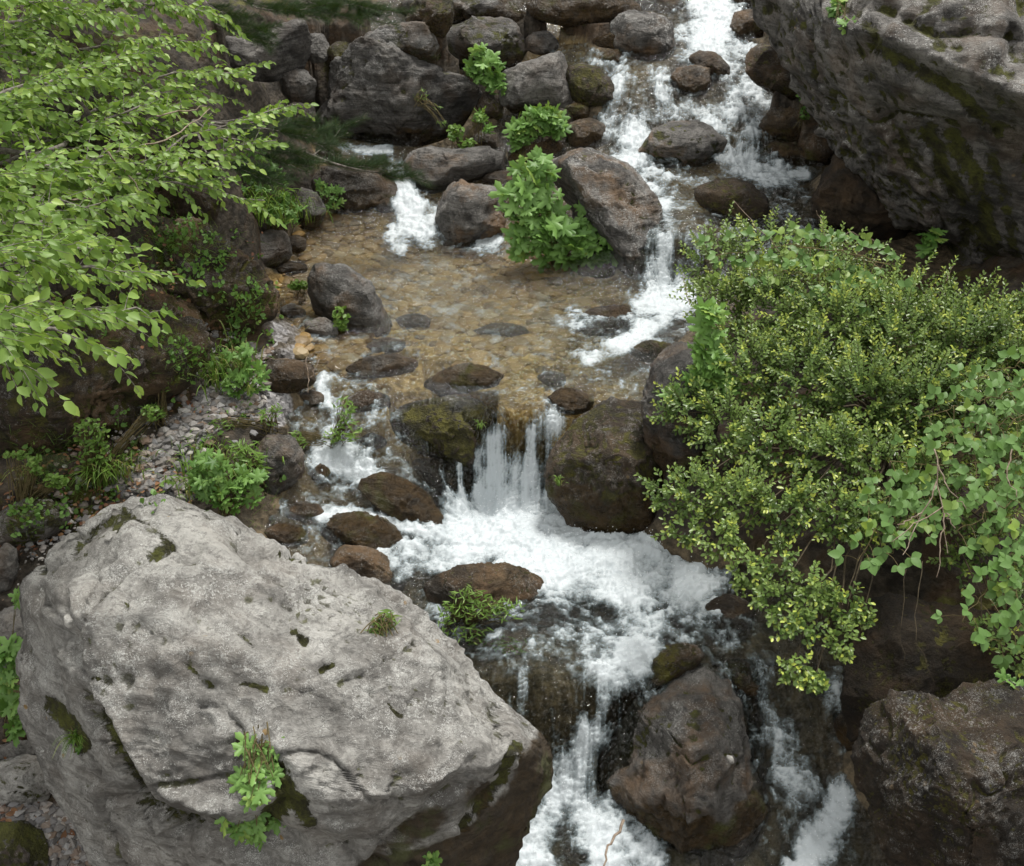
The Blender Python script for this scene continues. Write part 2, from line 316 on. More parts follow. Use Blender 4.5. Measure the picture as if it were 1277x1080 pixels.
def grid_axis(lo, hi, flo, fhi, fine, coarse):
    a = list(np.arange(flo, fhi, fine)); s = fine; x = flo
    left = []
    while x > lo: s = min(s * 1.12, coarse); x -= s; left.append(x)
    s = fine; x = a[-1]; right = []
    while x < hi: s = min(s * 1.12, coarse); x += s; right.append(x)
    return np.array(left[::-1] + a + right)
def blob(pxs, pys, strokes, soft=(0.45, 1.5)):
    """strength of brushed strokes (polyline, radius, strength) at photo positions of world points"""
    out = np.zeros(len(pxs))
    for pts, r, s in strokes:
        pts = [pts] if not isinstance(pts, list) else pts
        d = np.full(len(pxs), 1e9)
        if len(pts) == 1: d = np.hypot(pxs - pts[0][0], pys - pts[0][1])
        for (x0, y0), (x1, y1) in zip(pts[:-1], pts[1:]):
            L = (x1 - x0) ** 2 + (y1 - y0) ** 2; t = np.clip(((pxs - x0) * (x1 - x0) + (pys - y0) * (y1 - y0)) / L, 0, 1)
            d = np.minimum(d, np.hypot(pxs - x0 - t * (x1 - x0), pys - y0 - t * (y1 - y0)))
        out = np.maximum(out, s * (1 - sstep(soft[0], soft[1], d / r)))
    return out

def build_ground():
    xs = grid_axis(-14, 14, -4.6, 4.6, 0.022, 0.6); ys = grid_axis(-8, 24, 3.3, 12.8, 0.022, 0.6)
    X, Y = np.meshgrid(xs, ys); n = X.size
    Q = np.stack([X.ravel(), Y.ravel()], 1); Z = Tf(Q)
    P = np.column_stack([Q, Z]); u, v, d = project(P)
    Wz = Wf(Q); above = Z - Wz
    gravel = blob(u, v, [([(180,590),(210,560),(240,530),(270,510),(310,500),(340,510)], 26, 1), ([(160,600),(230,600)], 22, 1), ([(20,1030),(70,1050),(110,1075)], 40, 1), ([(330,470),(420,410),(350,420)], 18, .5)])
    gold = sstep(0.06, -0.03, above) * blob(u, v, [([(440,300),(560,340),(640,400),(680,460),(500,440)], 110, 1), ([(400,420),(410,470)], 50, .7), ([(410,500),(400,650)], 50, .3), ([(750,400),(700,470)], 60, .8), ([(700,40),(760,60)], 60, .7), ([(340,360),(440,320)], 40, 1), ([(860,190),(900,235)], 50, .7)])
    lump = fbm(P * np.array([1.3, 1.3, 1.3]), 5, 3, 0.55) * 0.14 + fbm(P * 4.0, 5, 11, 0.6, True) * 0.05
    fine = fbm(P * 14.0, 4, 31, 0.6) * 0.018
    k = sstep(-0.02, 0.12, above)
    Z = Z + lump * k * (1 - 0.8 * gravel) + fine * (0.55 + 0.45 * k)
    # embed: where dry banks must not dip under water level
    Z = np.where(above > 0.08, np.maximum(Z, Wz + 0.03), Z)
    Z = Z + gold * 0.012 * fbm(P * 22, 2, 5)
    # hollow the ground in front of every rock so that its traced foot stands clear
    for pc, dc, hero in RLIST:
        inx = (u > pc[:, 0].min()) & (u < pc[:, 0].max()) & (v > pc[:, 1].min() - 4) & (v < pc[:, 1].max() + 30) & (d > dc - 1.3) & (d < dc + 0.35) & (Q[:, 1] > 1)
        k_ = np.nonzero(inx)[0]
        if not len(k_): continue
        us = np.linspace(pc[:, 0].min(), pc[:, 0].max(), 40); vb = np.full(40, -1e9)
        for (x0, y0), (x1, y1) in zip(pc, np.roll(pc, -1, 0)):
            if abs(x1 - x0) < 1e-6: continue
            t_ = (us - x0) / (x1 - x0); ok = (t_ >= 0) & (t_ <= 1); vb = np.where(ok, np.maximum(vb, y0 + t_ * (y1 - y0)), vb)
        vb = np.where(vb < -1e8, pc[:, 1].mean(), vb); vbu = np.interp(u[k_], us, vb) - 2.0
        lim = np.array([0.0]); ry = math.cos(_p) - math.sin(_p) * (vbu - 540) / FPX; rz = -math.sin(_p) - math.cos(_p) * (vbu - 540) / FPX
        lim = CAM_H + rz / ry * Q[k_, 1]
        Z[k_] = np.minimum(Z[k_], np.maximum(lim, Z[k_] - 0.7))
    P[:, 2] = Z
    ny, nx = X.shape; I = np.arange(n).reshape(ny, nx)
    F = np.stack([I[:-1, :-1], I[:-1, 1:], I[1:, 1:], I[1:, :-1]], -1).reshape(-1, 4)
    me = mesh_np('ground', P, F, True, cols={'mask': np.stack([gravel, gold, sstep(.02, .3, above)], 1)})
    t = NT('ground'); tc = t.n('ShaderNodeNewGeometry'); pos = tc.outputs['Position']
    nz = t.n('ShaderNodeSeparateXYZ', {0: tc.outputs['Normal']}).outputs[2]
    m = t.n('ShaderNodeSeparateColor', {0: t.attr('mask').outputs['Color']})
    n1 = t.noise(pos, 1.8, 8, 0.65, 0.3).outputs[0]; n2 = t.noise(pos, 11, 8, 0.7).outputs[0]; n3 = t.noise(pos, 50, 4, 0.7).outputs[0]
    col = t.mix(t.ss(n2, 0.35, 0.68), (0.015, 0.012, 0.008), (0.078, 0.063, 0.046))
    col = t.mix(t.ss(n1, 0.5, 0.62), col, t.mix(n2, (0.022, 0.014, 0.007), (0.082, 0.048, 0.022)))
    col = t.mix(t.math('MULTIPLY', t.ss(t.noise(pos, 2.7, 8, 0.7).outputs[0], 0.55, 0.63), t.ss(nz, 0.3, 0.8)), col, t.mix(n2, (0.03, 0.035, 0.006), (0.12, 0.11, 0.02)))
    vo = t.n('ShaderNodeTexVoronoi', {'Vector': pos, 'Scale': 24.0}); vo2 = t.n('ShaderNodeTexVoronoi', {'Vector': pos, 'Scale': 55.0})
    bedc = t.mix(t.n('ShaderNodeSeparateColor', {0: vo.outputs['Color']}).outputs[0], (0.17, 0.10, 0.026), (0.44, 0.31, 0.115))
    bedc = t.mix(t.math('MULTIPLY', t.ss(n2, 0.4, 0.7), 0.6), bedc, (0.10, 0.075, 0.025))
    bedc = t.mix(t.ss(t.n('ShaderNodeSeparateColor', {0: vo2.outputs['Color']}).outputs[1], 0.86, 0.95), bedc, (0.42, 0.38, 0.27))
    wetc = t.mix(t.ss(n2, 0.38, 0.66), (0.045, 0.036, 0.022), (0.170, 0.130, 0.080))
    col = t.mix(t.ss(m.outputs[2], 0.35, 0.0), col, wetc)
    col = t.mix(m.outputs[1], col, bedc)
    grc = t.mix(t.n('ShaderNodeSeparateColor', {0: vo2.outputs['Color']}).outputs[0], (0.09, 0.085, 0.085), (0.38, 0.37, 0.37))
    col = t.mix(t.ss(t.math('ADD', m.outputs[0], t.math('MULTIPLY', t.math('SUBTRACT', n2, 0.5), 0.8)), 0.35, 0.6), col, grc)
    h = t.math('ADD', n2, t.math('ADD', t.math('MULTIPLY', n3, 0.4), t.math('MULTIPLY', vo.outputs['Distance'], -0.5)))
    b = t.n('ShaderNodeBump', {'Height': h, 'Strength': 0.8, 'Distance': 0.03})
    p = t.n('ShaderNodeBsdfPrincipled', {'Base Color': col, 'Roughness': 0.75, 'Normal': b.outputs[0], 'Specular IOR Level': 0.35})
    o = new_obj('ground', me, mat=t.out(p.outputs[0])); tag(o, 'rough brown rock and soil banks with the stony stream bed between', 'ground', kind='structure')
    return o

FOAM = [([(622,548),(614,610)], 15, .66), ([(690,522),(676,560),(662,610)], 20, .68), ([(645,575),(645,612)], 20, .45), ([(600,628),(700,628)], 22, 1.0),
 ([(565,668),(640,655),(720,680),(800,700),(850,722)], 40, 1.05), ([(640,690),(720,720),(800,735)], 30, .9), ([(790,740),(800,790),(775,835)], 34, .62), ([(515,690),(560,680)], 18, .8), ([(860,740)], 36, .6), ([(800,645),(806,672)], 12, 1.0), ([(740,780),(800,800)], 30, .45),
 ([(775,835),(745,900)], 10, .6), ([(738,915),(712,960),(682,1020),(650,1085)], 22, .92), ([(705,960),(735,1020),(780,1060)], 30, .66), ([(795,1070),(760,1085)], 26, .85),
 ([(400,565),(430,580),(465,600)], 15, .85), ([(398,640),(450,643),(500,655),(550,670)], 9, .85), ([(400,478),(412,505)], 8, .7), ([(530,690),(500,712),(480,690)], 12, .6), ([(420,540),(440,560)], 10, .5),
 ([(930,860),(960,905),(990,960)], 18, .30), ([(1052,1000),(1025,1040),(1000,1085)], 22, .85), ([(1042,850),(1050,920)], 16, .6), ([(990,960),(1010,1000)], 20, .4), ([(1060,745),(1110,760)], 15, .4),
 ([(500,222),(510,255),(525,285)], 13, .85), ([(420,186),(485,187)], 6, 1.0), ([(495,300),(510,280),(545,272)], 12, .6), ([(600,302),(618,300)], 11, .8), ([(490,290),(500,310)], 8, .6),
 ([(832,295),(826,350)], 13, .6), ([(800,378),(855,378)], 16, .9), ([(730,450),(775,435),(800,415),(830,398)], 9, .75), ([(855,300),(850,350)], 10, .5), ([(700,400),(790,390)], 10, .35),
 ([(768,88),(776,130)], 14, .62), ([(765,150),(795,172),(790,195)], 20, .95), ([(790,145),(850,135),(900,142)], 10, .7), ([(905,88),(918,130),(890,148)], 15, .62), ([(925,105),(960,135),(925,180)], 14, .7), ([(895,190),(960,206)], 13, .8), ([(820,235),(842,285)], 9, .6), ([(905,212),(1000,218)], 8, .5), ([(820,95),(830,125)], 12, .45), ([(800,215),(815,250)], 8, .5), ([(985,120),(960,140)], 8, .5),
 ([(882,-10),(895,25),(882,50)], 22, 1.05), ([(858,60),(900,75),(930,60)], 14, .6), ([(838,50),(860,35)], 8, .5), ([(850,95),(905,75)], 7, .6)]
FOAM_SHEEN = [([(560,660),(850,720)], 70, .6), ([(760,720),(800,790),(740,830)], 75, .62), ([(860,740),(900,790)], 50, .45), ([(600,600),(690,600)], 40, .6), ([(620,530),(690,525)], 25, .35), ([(735,915),(650,1085)], 50, .45), ([(735,1020),(790,1080)], 45, .5), ([(640,830),(700,880),(730,900)], 35, .32), ([(400,480),(420,560),(460,620),(540,670)], 45, .6), ([(470,610),(540,660)], 35, .6),  # thin foam film, plus sky sheen on ripples painted as pale foam colour
 ([(940,860),(980,960),(1010,1080)], 60, .42), ([(500,220),(525,290)], 24, .9), ([(550,290),(620,305)], 20, .5), ([(830,300),(830,370)], 30, .8), ([(890,300),(980,310)], 50, .45), ([(740,430),(850,400)], 35, .6), ([(700,470),(800,480)], 35, .4), ([(760,90),(790,190)], 42, .5), ([(850,130),(930,170),(920,90)], 46, .5), ([(830,215),(1000,230)], 25, .7), ([(880,0),(890,60)], 45, .9), ([(480,350),(600,370),(720,430)], 75, .27), ([(560,430),(660,470)], 45, .30), ([(820,220),(900,260),(980,260)], 50, .4), ([(440,430),(520,440)], 25, .3), ([(590,750),(660,840)], 70, .46), ([(380,440),(420,540)], 45, .5), ([(350,620),(420,700)], 40, .4), ([(420,470),(500,560)], 35, .5), ([(660,40),(770,60)], 35, .3)]
ROUGH = [([(560,660),(850,720)], 90, 1), ([(790,740),(770,840)], 60, .6), ([(735,915),(650,1085)], 60, .9), ([(735,1020),(790,1080)], 50, .8), ([(400,480),(420,560),(460,620),(540,670)], 60, .55), ([(950,880),(1010,1080)], 90, .6),
 ([(500,220),(525,290)], 30, .6), ([(640,520),(650,620)], 55, .4), ([(830,300),(830,370)], 35, .6), ([(760,90),(790,190),(930,170),(920,90)], 60, .85), ([(880,0),(890,60)], 60, .8), ([(900,300),(980,310)], 60, .6), ([(740,430),(850,400)], 30, .6), ([(600,750),(640,830)], 70, .5)]
def build_water():
    xs = np.arange(-1.75, 2.65, 0.0095)
    ys = []; y = 3.2
    while y < 13.0:
        ys.append(y)
        dense = any(a < y < b for a, b in ((4.0, 4.75), (5.85, 6.4), (7.75, 8.35)))
        y += 0.0065 if dense else (0.0095 if y < 9 else 0.013)
    ys = np.array(ys); X, Y = np.meshgrid(xs, ys); sh = X.shape
    Q = np.stack([X.ravel(), Y.ravel()], 1); Z = Wf(Q); T = Tf(Q)
    P = np.column_stack([Q, Z]); u, v, _ = project(P)
    # flow field
    Zg = Z.reshape(sh)
    def blur(a, k):
        for ax in (0, 1):
            c = np.cumsum(np.concatenate([np.repeat(np.take(a, [0], ax), k + 1, ax), a, np.repeat(np.take(a, [-1], ax), k, ax)], ax), ax)
            a = (np.take(c, range(2 * k + 1, c.shape[ax]), ax) - np.take(c, range(0, c.shape[ax] - 2 * k - 1), ax)) / (2 * k + 1)
        return a
    Zs = blur(Zg, 7)
    gy, gx = np.gradient(Zs, ys, xs)
    fx, fy = -gx, -gy - 0.05
    wob = fbm(np.column_stack([Q * 2.5, np.zeros(len(Q))]), 3, 77).reshape(sh)
    fx = fx + wob * 0.06
    L = np.hypot(fx, fy) + 1e-6; fx, fy = fx / L, fy / L
    dxs = 0.0095; dys = np.gradient(ys)
    r2 = np.random.RandomState(3)
    def lic(white, steps, stp=0.0095):
        acc = white.copy()
        JY, JX = np.meshgrid(np.arange(sh[0], dtype=float), np.arange(sh[1], dtype=float), indexing='ij')
        for sgn in (1, -1):
            jy, jx = JY.copy(), JX.copy()
            for k in range(steps):
                iy = np.clip(jy.astype(int), 0, sh[0] - 1); ix = np.clip(jx.astype(int), 0, sh[1] - 1)
                jx += sgn * fx[iy, ix] * stp / dxs; jy += sgn * fy[iy, ix] * stp / dys[iy]
                iy = np.clip(jy.astype(int), 0, sh[0] - 1); ix = np.clip(jx.astype(int), 0, sh[1] - 1)
                acc += white[iy, ix]
        acc = acc / (2 * steps + 1); acc = (acc - acc.mean()) / acc.std(); return acc
    streak1 = lic(r2.rand(*sh), 9); streak2 = lic(blur(r2.rand(*sh), 1), 16); streak3 = lic(blur(r2.rand(*sh), 3), 22)
    S = (0.50 * streak1 + 0.50 * streak2 + 0.40 * streak3).ravel() / 0.8
    PP = np.column_stack([Q, Z])
    nb = fbm(PP * 9, 5, 51, 0.62); ns = fbm(PP * 28, 3, 61, 0.6)
    rough = blob(u, v, ROUGH); slope = np.hypot(gx, gy).ravel(); fall = sstep(0.35, 1.4, slope)
    st = blob(u, v, FOAM, (0.15, 1.75)) * (1 - 0.20 * sstep(250, 180, v))
    pat = np.clip(0.5 + 0.20 * (S * (0.55 + 0.45 * fall) + (nb * 2.2 + ns * 1.2) * (1 - 0.6 * fall)), 0, 1)
    rip = fbm(np.column_stack([Q[:, 0] * 13, Q[:, 1] * 22, Z * 10]), 3, 91, 0.55, True)
    foam_sheen = blob(u, v, FOAM_SHEEN)
    st2 = np.maximum(st, 0) 
    big = fbm(PP * 4.5, 3, 57, 0.6)
    field = np.clip(st2 * 0.86 + foam_sheen * 0.36, 0, 1.15); wq = np.column_stack([Q + 0.10 * np.column_stack([fbm(PP * 5, 2, 401), fbm(PP * 5, 2, 402)]), Z]); sw = fbm(wq * 16, 4, 403, 0.6, True)
    nn = np.clip(0.55 * S * (0.22 + 0.78 * fall) + (nb * 1.6 + ns * 0.9 + sw * 1.0 + rip * 0.5) * (1 - 0.7 * fall), -1.7, 1.7)
    nn = nn + fall * 1.3 * vnoise(np.column_stack([Q[:, 0] * 19 + Z * 1.5, Z * 3, Q[:, 1]]), 88)
    foam = np.clip(field * 1.05 - 0.21 + nn * (0.17 + 0.24 * (1 - np.minimum(field, 1))) + big * 0.62 * sstep(.05, .4, field), 0, 1) * sstep(0.0, 0.16, field)  # mask also carries the painted ripple highlights of the sheen strokes
    amp = 0.005 + 0.012 * rough
    Z2 = Z + amp * (0.6 * S * (0.12 + 0.88 * fall) + 1.0 * rip * (1 - 0.8 * fall)) + 0.030 * rough * nb * (0.5 + 0.5 * st) + 0.03 * rough * big + 0.006 * ns * rough + foam * 0.012 * (ns + 0.6)
    # bank-side film stays close to the bed
    P[:, 2] = Z2
    # push the falling sheets outwards a little so they stand free of the rock
    keep = (Z > T - 0.05).reshape(sh)
    inb = ((u > -40) & (u < 1320)).reshape(sh)
    keep &= inb
    kc = keep[:-1, :-1] & keep[1:, :-1] & keep[1:, 1:] & keep[:-1, 1:]
    I = np.arange(X.size).reshape(sh)
    F = np.stack([I[:-1, :-1], I[:-1, 1:], I[1:, 1:], I[1:, :-1]], -1)[kc]
    used = np.zeros(X.size, bool); used[F.ravel()] = True; idx = np.cumsum(used) - 1
    me = mesh_np('water', P[used], idx[F], True, attrs={'foam': foam[used], 'streak': np.clip(0.5 + 0.2 * S, 0, 1)[used], 'turb': rough[used], 'fall': fall[used], 'deep': np.clip((Z - T) / 0.25, 0, 1)[used]})
    t = NT('stream_water'); pos = t.n('ShaderNodeNewGeometry').outputs['Position']
    fo = t.attr('foam').outputs['Fac']; stq = t.attr('streak').outputs['Fac']; tb = t.attr('turb').outputs['Fac']; dp = t.attr('deep').outputs['Fac']
    n1 = t.noise(pos, 60, 4, 0.7).outputs[0]; n2 = t.noise(t.n('ShaderNodeMapping', {'Vector': pos, 'Scale': (16, 34, 16)}).outputs[0], 1.0, 4, 0.6, 0.8).outputs[0]
    fal = t.attr('fall').outputs['Fac']
    hb = t.math('ADD', t.math('MULTIPLY', t.math('MULTIPLY', n2, t.math('ADD', 0.55, tb)), t.math('SUBTRACT', 1.0, t.math('MULTIPLY', fal, 0.85))), t.math('ADD', t.math('MULTIPLY', stq, t.math('ADD', 0.25, fal)), t.math('MULTIPLY', n1, t.math('MULTIPLY', fo, 0.6))))
    bmp = t.n('ShaderNodeBump', {'Height': hb, 'Strength': 0.9, 'Distance': 0.045}).outputs[0]
    fr = t.n('ShaderNodeFresnel', {'IOR': 1.45, 'Normal': bmp}).outputs[0]
    tcol = t.mix(dp, (0.95, 0.94, 0.88), (0.66, 0.75, 0.68))
    tra = t.n('ShaderNodeBsdfTransparent', {'Color': tcol})
    glo = t.n('ShaderNodeBsdfGlossy', {'Color': (1, 1, 1, 1), 'Roughness': 0.09, 'Normal': bmp})
    wat = t.n('ShaderNodeMixShader', {0: fr, 1: tra.outputs[0], 2: glo.outputs[0]})
    fcol = t.mix(t.ss(fo, 0.1, 0.9), (0.23, 0.30, 0.32), (0.54, 0.59, 0.615))
    fbm_ = t.n('ShaderNodeBump', {'Height': t.math('ADD', t.math('MULTIPLY', n1, 0.6), t.math('MULTIPLY', stq, t.math('ADD', 0.15, fal))), 'Strength': 0.6, 'Distance': 0.014}).outputs[0]
    fb = t.n('ShaderNodeBsdfPrincipled', {'Base Color': fcol, 'Roughness': 0.35, 'Normal': fbm_, 'Specular IOR Level': 0.4})
    fm = t.math('ADD', fo, t.math('MULTIPLY', t.math('SUBTRACT', n1, 0.5), t.math('MULTIPLY', t.ss(fo, 0.0, 0.25), 0.9)), clamp=True)
    fm = t.math('MULTIPLY', t.ss(fm, 0.04, 0.92), 0.90)
    o = new_obj('water', me, mat=t.out(t.n('ShaderNodeMixShader', {0: fm, 1: wat.outputs[0], 2: fb.outputs[0]}).outputs[0]))
    tag(o, 'clear stream water with white foam under each fall', 'water', kind='structure')
    # flying droplets over the foam
    cand = np.nonzero((foam > 0.75) & used & (rough > 0.3))[0]
    pick = r2.choice(cand, 2600); base = P[pick] + np.column_stack([r2.randn(len(pick)) * .012, r2.randn(len(pick)) * .012, np.abs(r2.randn(len(pick))) * 0.022 + 0.006])
    tet = np.array([[0, 0, 1], [.94, 0, -.33], [-.47, .82, -.33], [-.47, -.82, -.33], [0, 0, -1]]) ; rad = r2.uniform(0.0012, 0.0038, len(pick))
    oc = np.array([[1,0,0],[-1,0,0],[0,1,0],[0,-1,0],[0,0,1],[0,0,-1]], float); of = np.array([[0,2,4],[2,1,4],[1,3,4],[3,0,4],[2,0,5],[1,2,5],[3,1,5],[0,3,5]])
    V = (base[:, None] + oc[None] * rad[:, None, None] * np.array([1, 1, 1.4])).reshape(-1, 3); F2 = (of[None] + (np.arange(len(pick)) * 6)[:, None, None]).reshape(-1, 3)
    t2 = NT('spray'); m2 = t2.out(t2.n('ShaderNodeBsdfPrincipled', {'Base Color': (0.85, 0.88, 0.9, 1), 'Roughness': 0.2}).outputs[0])
    o2 = new_obj('water_spray', mesh_np('water_spray', V, F2, True), mat=m2); tag(o2, 'tiny white water drops thrown up above the falls', 'spray', kind='stuff')
    return o
build_water()

# ------------------------------------------------------------------ rocks
_ico = {}
def ico(l):
    if l not in _ico:
        bm = bmesh.new(); bmesh.ops.create_icosphere(bm, subdivisions=l, radius=1.0)
        V = np.array([v.co[:] for v in bm.verts]); F = np.array([[v.index for v in f.verts] for f in bm.faces]); bm.free(); _ico[l] = (V, F)
    return _ico[l]
def smooth_poly(pts, rnd=0.25, k=2):
    p = np.array(pts, float)
    for _ in range(k): # corner cutting, mild: keeps the traced corners readable
        a = p * (1 - rnd) + np.roll(p, -1, 0) * rnd; b = p * rnd + np.roll(p, -1, 0) * (1 - rnd)
        p = np.stack([a, b], 1).reshape(-1, 2)
    return p
def radial(p, c, n=360):
    th = np.linspace(-math.pi, math.pi, n, endpoint=False); D = np.stack([np.cos(th), np.sin(th)], 1)
    r = np.zeros(n); A = p - c; B = np.roll(A, -1, 0)
    for a, b in zip(A, B):
        e = b - a; den = D[:, 0] * e[1] - D[:, 1] * e[0]
        with np.errstate(divide='ignore', invalid='ignore'):
            t = (a[0] * e[1] - a[1] * e[0]) / den; s = (a[0] * D[:, 1] - a[1] * D[:, 0]) / den
        ok = (s >= -1e-6) & (s <= 1 + 1e-6) & (t > 0); r = np.where(ok, np.maximum(r, t), r)
    r[r == 0] = r[r > 0].mean(); return r
ROCKS = {}; RLIST = []
def rock(label, poly, name=None, cat=None, group=None, mat='rock', d=None, base=None, th=0.85, lv=None, seed=0, amp=1.0, facets=11, flat=0.58,
         tone=1.0, wet=0.15, moss=0.05, lichen=0.3, warm=0.25, inner=None, sub=0.35, rot=None, grooves=(), stains=(), key=None, strata=0.5):
    poly = np.array(poly, float); pc = smooth_poly(poly, 0.16, 2); pc = pc.mean(0) + (pc - pc.mean(0)) * (0.985 if inner is not None else 1.05 if np.ptp(pc[:, 0]) < 150 else 1.0)
    c = np.array([(pc[:, 0].min() + pc[:, 0].max()) / 2, (pc[:, 1].min() + pc[:, 1].max()) / 2]) * 0.4 + pc.mean(0) * 0.6
    area = 0.5 * abs(np.dot(pc[:, 0], np.roll(pc[:, 1], 1)) - np.dot(pc[:, 1], np.roll(pc[:, 0], 1)))
    R = math.sqrt(area / math.pi)
    if base is None:
        k = poly[:, 1].argmax(); base = (poly[k, 0] * 0.6 + c[0] * 0.4, poly[k, 1])
    G = hit(*base); dbase = (G - CAMP) @ FWD
    if d is None:
        d0 = dbase; Dep = th * R * d0 / FPX; dc = d0 + Dep * 0.22
    else:
        dc = d; Dep = th * R * dc / FPX
    mpp = dc / FPX
    C = at_d(c[0], c[1], dc)
    if lv is None: lv = 4 if R < 14 else (5 if R < 48 else 6)
    S, F = ico(lv); S = S.copy(); rr = np.random.RandomState(1000 + seed + int(poly.sum()) % 997)
    # facets cut off the ball: a flattish top (world up) and random planes
    up = np.array([RIGHT @ [0, 0, 1], UPV @ [0, 0, 1], -FWD @ [0, 0, 1]])
    pl = [(unit(up + rr.randn(3) * 0.16), flat + rr.rand() * 0.1)]
    for _ in range(facets):
        n = unit(rr.randn(3)); n[2] = abs(n[2]) * 1.2 + 0.15; n = unit(n); pl.append((n, 0.48 + 0.28 * rr.rand()))
    for _ in range(5):
        n = unit(rr.randn(3)); pl.append((n, 0.93))
    for n, dd in pl:
        e = np.maximum(0, S @ n - dd); S -= n * (e * 0.96)[:, None]
    # traced outline
    r = radial(pc, c); rad = np.hypot(S[:, 0], S[:, 1]); th_ = np.arctan2(-S[:, 1], S[:, 0])
    bi = ((th_ + math.pi) / (2 * math.pi) * 48).astype(int) % 48; mx = np.zeros(48); np.maximum.at(mx, bi, rad)
    mx = (mx + np.roll(mx, 1) + np.roll(mx, -1)) / 3
    rad = rad / np.interp(th_, -math.pi + (np.arange(48) + .5) / 48 * 2 * math.pi, mx, period=2 * math.pi)
    ri = np.interp(th_, np.linspace(-math.pi, math.pi, len(r), endpoint=False), r, period=2 * math.pi)
    rad2 = np.clip(rad, 0, 1.2) ** 0.9
    q = np.stack([np.cos(th_) * rad2 * ri, np.sin(th_) * rad2 * ri], 1)   # px offsets, y down
    dep = S[:, 2] * Dep
    if inner is not None:      # sculpted relief toward the viewer, metres
        ip = np.array([[a, b] for a, b, _ in inner] + [list(x) for x in pc[::2]], float)
        iz = np.array([z for _, _, z in inner] + [0.0] * len(pc[::2]))
        from mathutils.geometry import delaunay_2d_cdt
        A2 = (ip - c) / R
        out_ = delaunay_2d_cdt([Vector(p) for p in A2], [], [], 0, 1e-5); tv = np.array([v[:] for v in out_[0]]); tz = np.array([iz[o[0]] if o else 0 for o in out_[3]])
        def f(Q):
            r_ = np.zeros(len(Q))
            for tri in out_[2]:
                a, b_, c_ = tv[tri[0]], tv[tri[1]], tv[tri[2]]; den = (b_[0] - a[0]) * (c_[1] - a[1]) - (b_[1] - a[1]) * (c_[0] - a[0])
                if abs(den) < 1e-9: continue
                w1 = ((Q[:, 0] - a[0]) * (c_[1] - a[1]) - (Q[:, 1] - a[1]) * (c_[0] - a[0])) / den; w2 = ((b_[0] - a[0]) * (Q[:, 1] - a[1]) - (b_[1] - a[1]) * (Q[:, 0] - a[0])) / den
                m_ = (w1 >= -1e-6) & (w2 >= -1e-6) & (w1 + w2 <= 1 + 1e-6); r_[m_] = (tz[tri[0]] * (1 - w1 - w2) + tz[tri[1]] * w1 + tz[tri[2]] * w2)[m_]
            return r_
        front = S[:, 2] > -0.05
        edge = sstep(1.02, 0.86, rad)
        val = f(q / R)
        dep = np.where(front, np.maximum(val, -0.1) * (0.6 + 0.4 * edge) + 0.12 * Dep * np.sqrt(np.maximum(0, 1 - np.minimum(rad, 1) ** 2)), dep * 0.9)
    V = C + (q[:, :1] * mpp) * RIGHT - (q[:, 1:] * mpp) * UPV - dep[:, None] * FWD
    if inner is not None:
        dd_ = (dc - dep)[:, None]; V = CAMP + dd_ * (FWD + RIGHT * ((c[0] + q[:, :1] - 638.5) / FPX) - UPV * ((c[1] + q[:, 1:] - 540) / FPX))
    size = R * mpp
    N = unit((V - C) / np.array([1, 1, 1]))
    nrm_src = V - C
    so = rr.rand(3) * 50
    Pn = nrm_src / size
    sdir_ = unit(np.array([0.5, 0.35, 0.8]) + rr.randn(3) * 0.5) if rot is None else unit(np.array(rot, float))
    dsp = 0.065 * fbm(Pn * 1.4 + so, 3, 5 + seed) + 0.075 * fbm(Pn * 3.2 + so, 4, 9, 0.55, True) + 0.028 * fbm(Pn * 9 + so, 3, 19, 0.6, True) + 0.020 * fbm(Pn * 17 + so, 4, 21, 0.65)
    if size > 0.3: dsp = dsp + 0.010 * fbm(Pn * 40 + so, 2, 23, 0.6)
    sp = (Pn @ sdir_); dsp = dsp + strata * 0.035 * vnoise(np.column_stack([sp * 8, sp * 0 + so[0], (Pn[:, 0]) * 0.8]), 3) * (0.5 + 0.5 * vnoise(Pn * 2 + 9, 8))
    crack = fbm(Pn * 1.1 + so * 2, 3, 44, 0.5); dsp = dsp - 0.05 * np.exp(-(crack / 0.018) ** 2) * (size > 0.15)
    V = V + N * (dsp * amp * size * (1.0 if inner is None else 0.55))[:, None]
    gm = np.zeros(len(V)); stn = np.zeros(len(V))
    if len(stains):
        gu, gv, _ = project(V); stn = blob(gu, gv, stains, (0.3, 1.3))
    if len(grooves):
        gu, gv, _ = project(V); wob = 7 * fbm(Pn * 9, 4, 71, 0.65)
        for pts, wd, dp_, ms in grooves:
            dd = np.full(len(V), 1e9)
            for (x0, y0), (x1, y1) in zip(pts[:-1], pts[1:]):
                LL = (x1 - x0) ** 2 + (y1 - y0) ** 2 + 1e-6; tt = np.clip(((gu - x0) * (x1 - x0) + (gv - y0) * (y1 - y0)) / LL, 0, 1)
                dd = np.minimum(dd, np.hypot(gu + wob - x0 - tt * (x1 - x0), gv + wob - y0 - tt * (y1 - y0)))
            g = np.exp(-(dd / wd) ** 2) * (S[:, 2] > -0.2)
            V = V - N * (g * dp_)[:, None]; gm = np.maximum(gm, ms * np.exp(-(dd / (wd * 1.1)) ** 2) * (S[:, 2] > -0.2))
    name = name or ('boulder' if size > 0.2 else 'rock')
    org = np.array([C[0], C[1], V[:, 2].min()])
    me = mesh_np(name, V - org, F, True, attrs={'mossy': gm, 'stain': stn})
    o = new_obj(name, me, mat=M[mat], loc=tuple(org))
    tag(o, label, cat or name, group)
    o['tone'] = float(tone); o['wetz'] = float(G[2] + wet * 1.0 - 0.02); o['moss'] = float(moss); o['lichen'] = float(lichen); o['warm'] = float(warm * 1.25 if mat == 'rock' else warm)
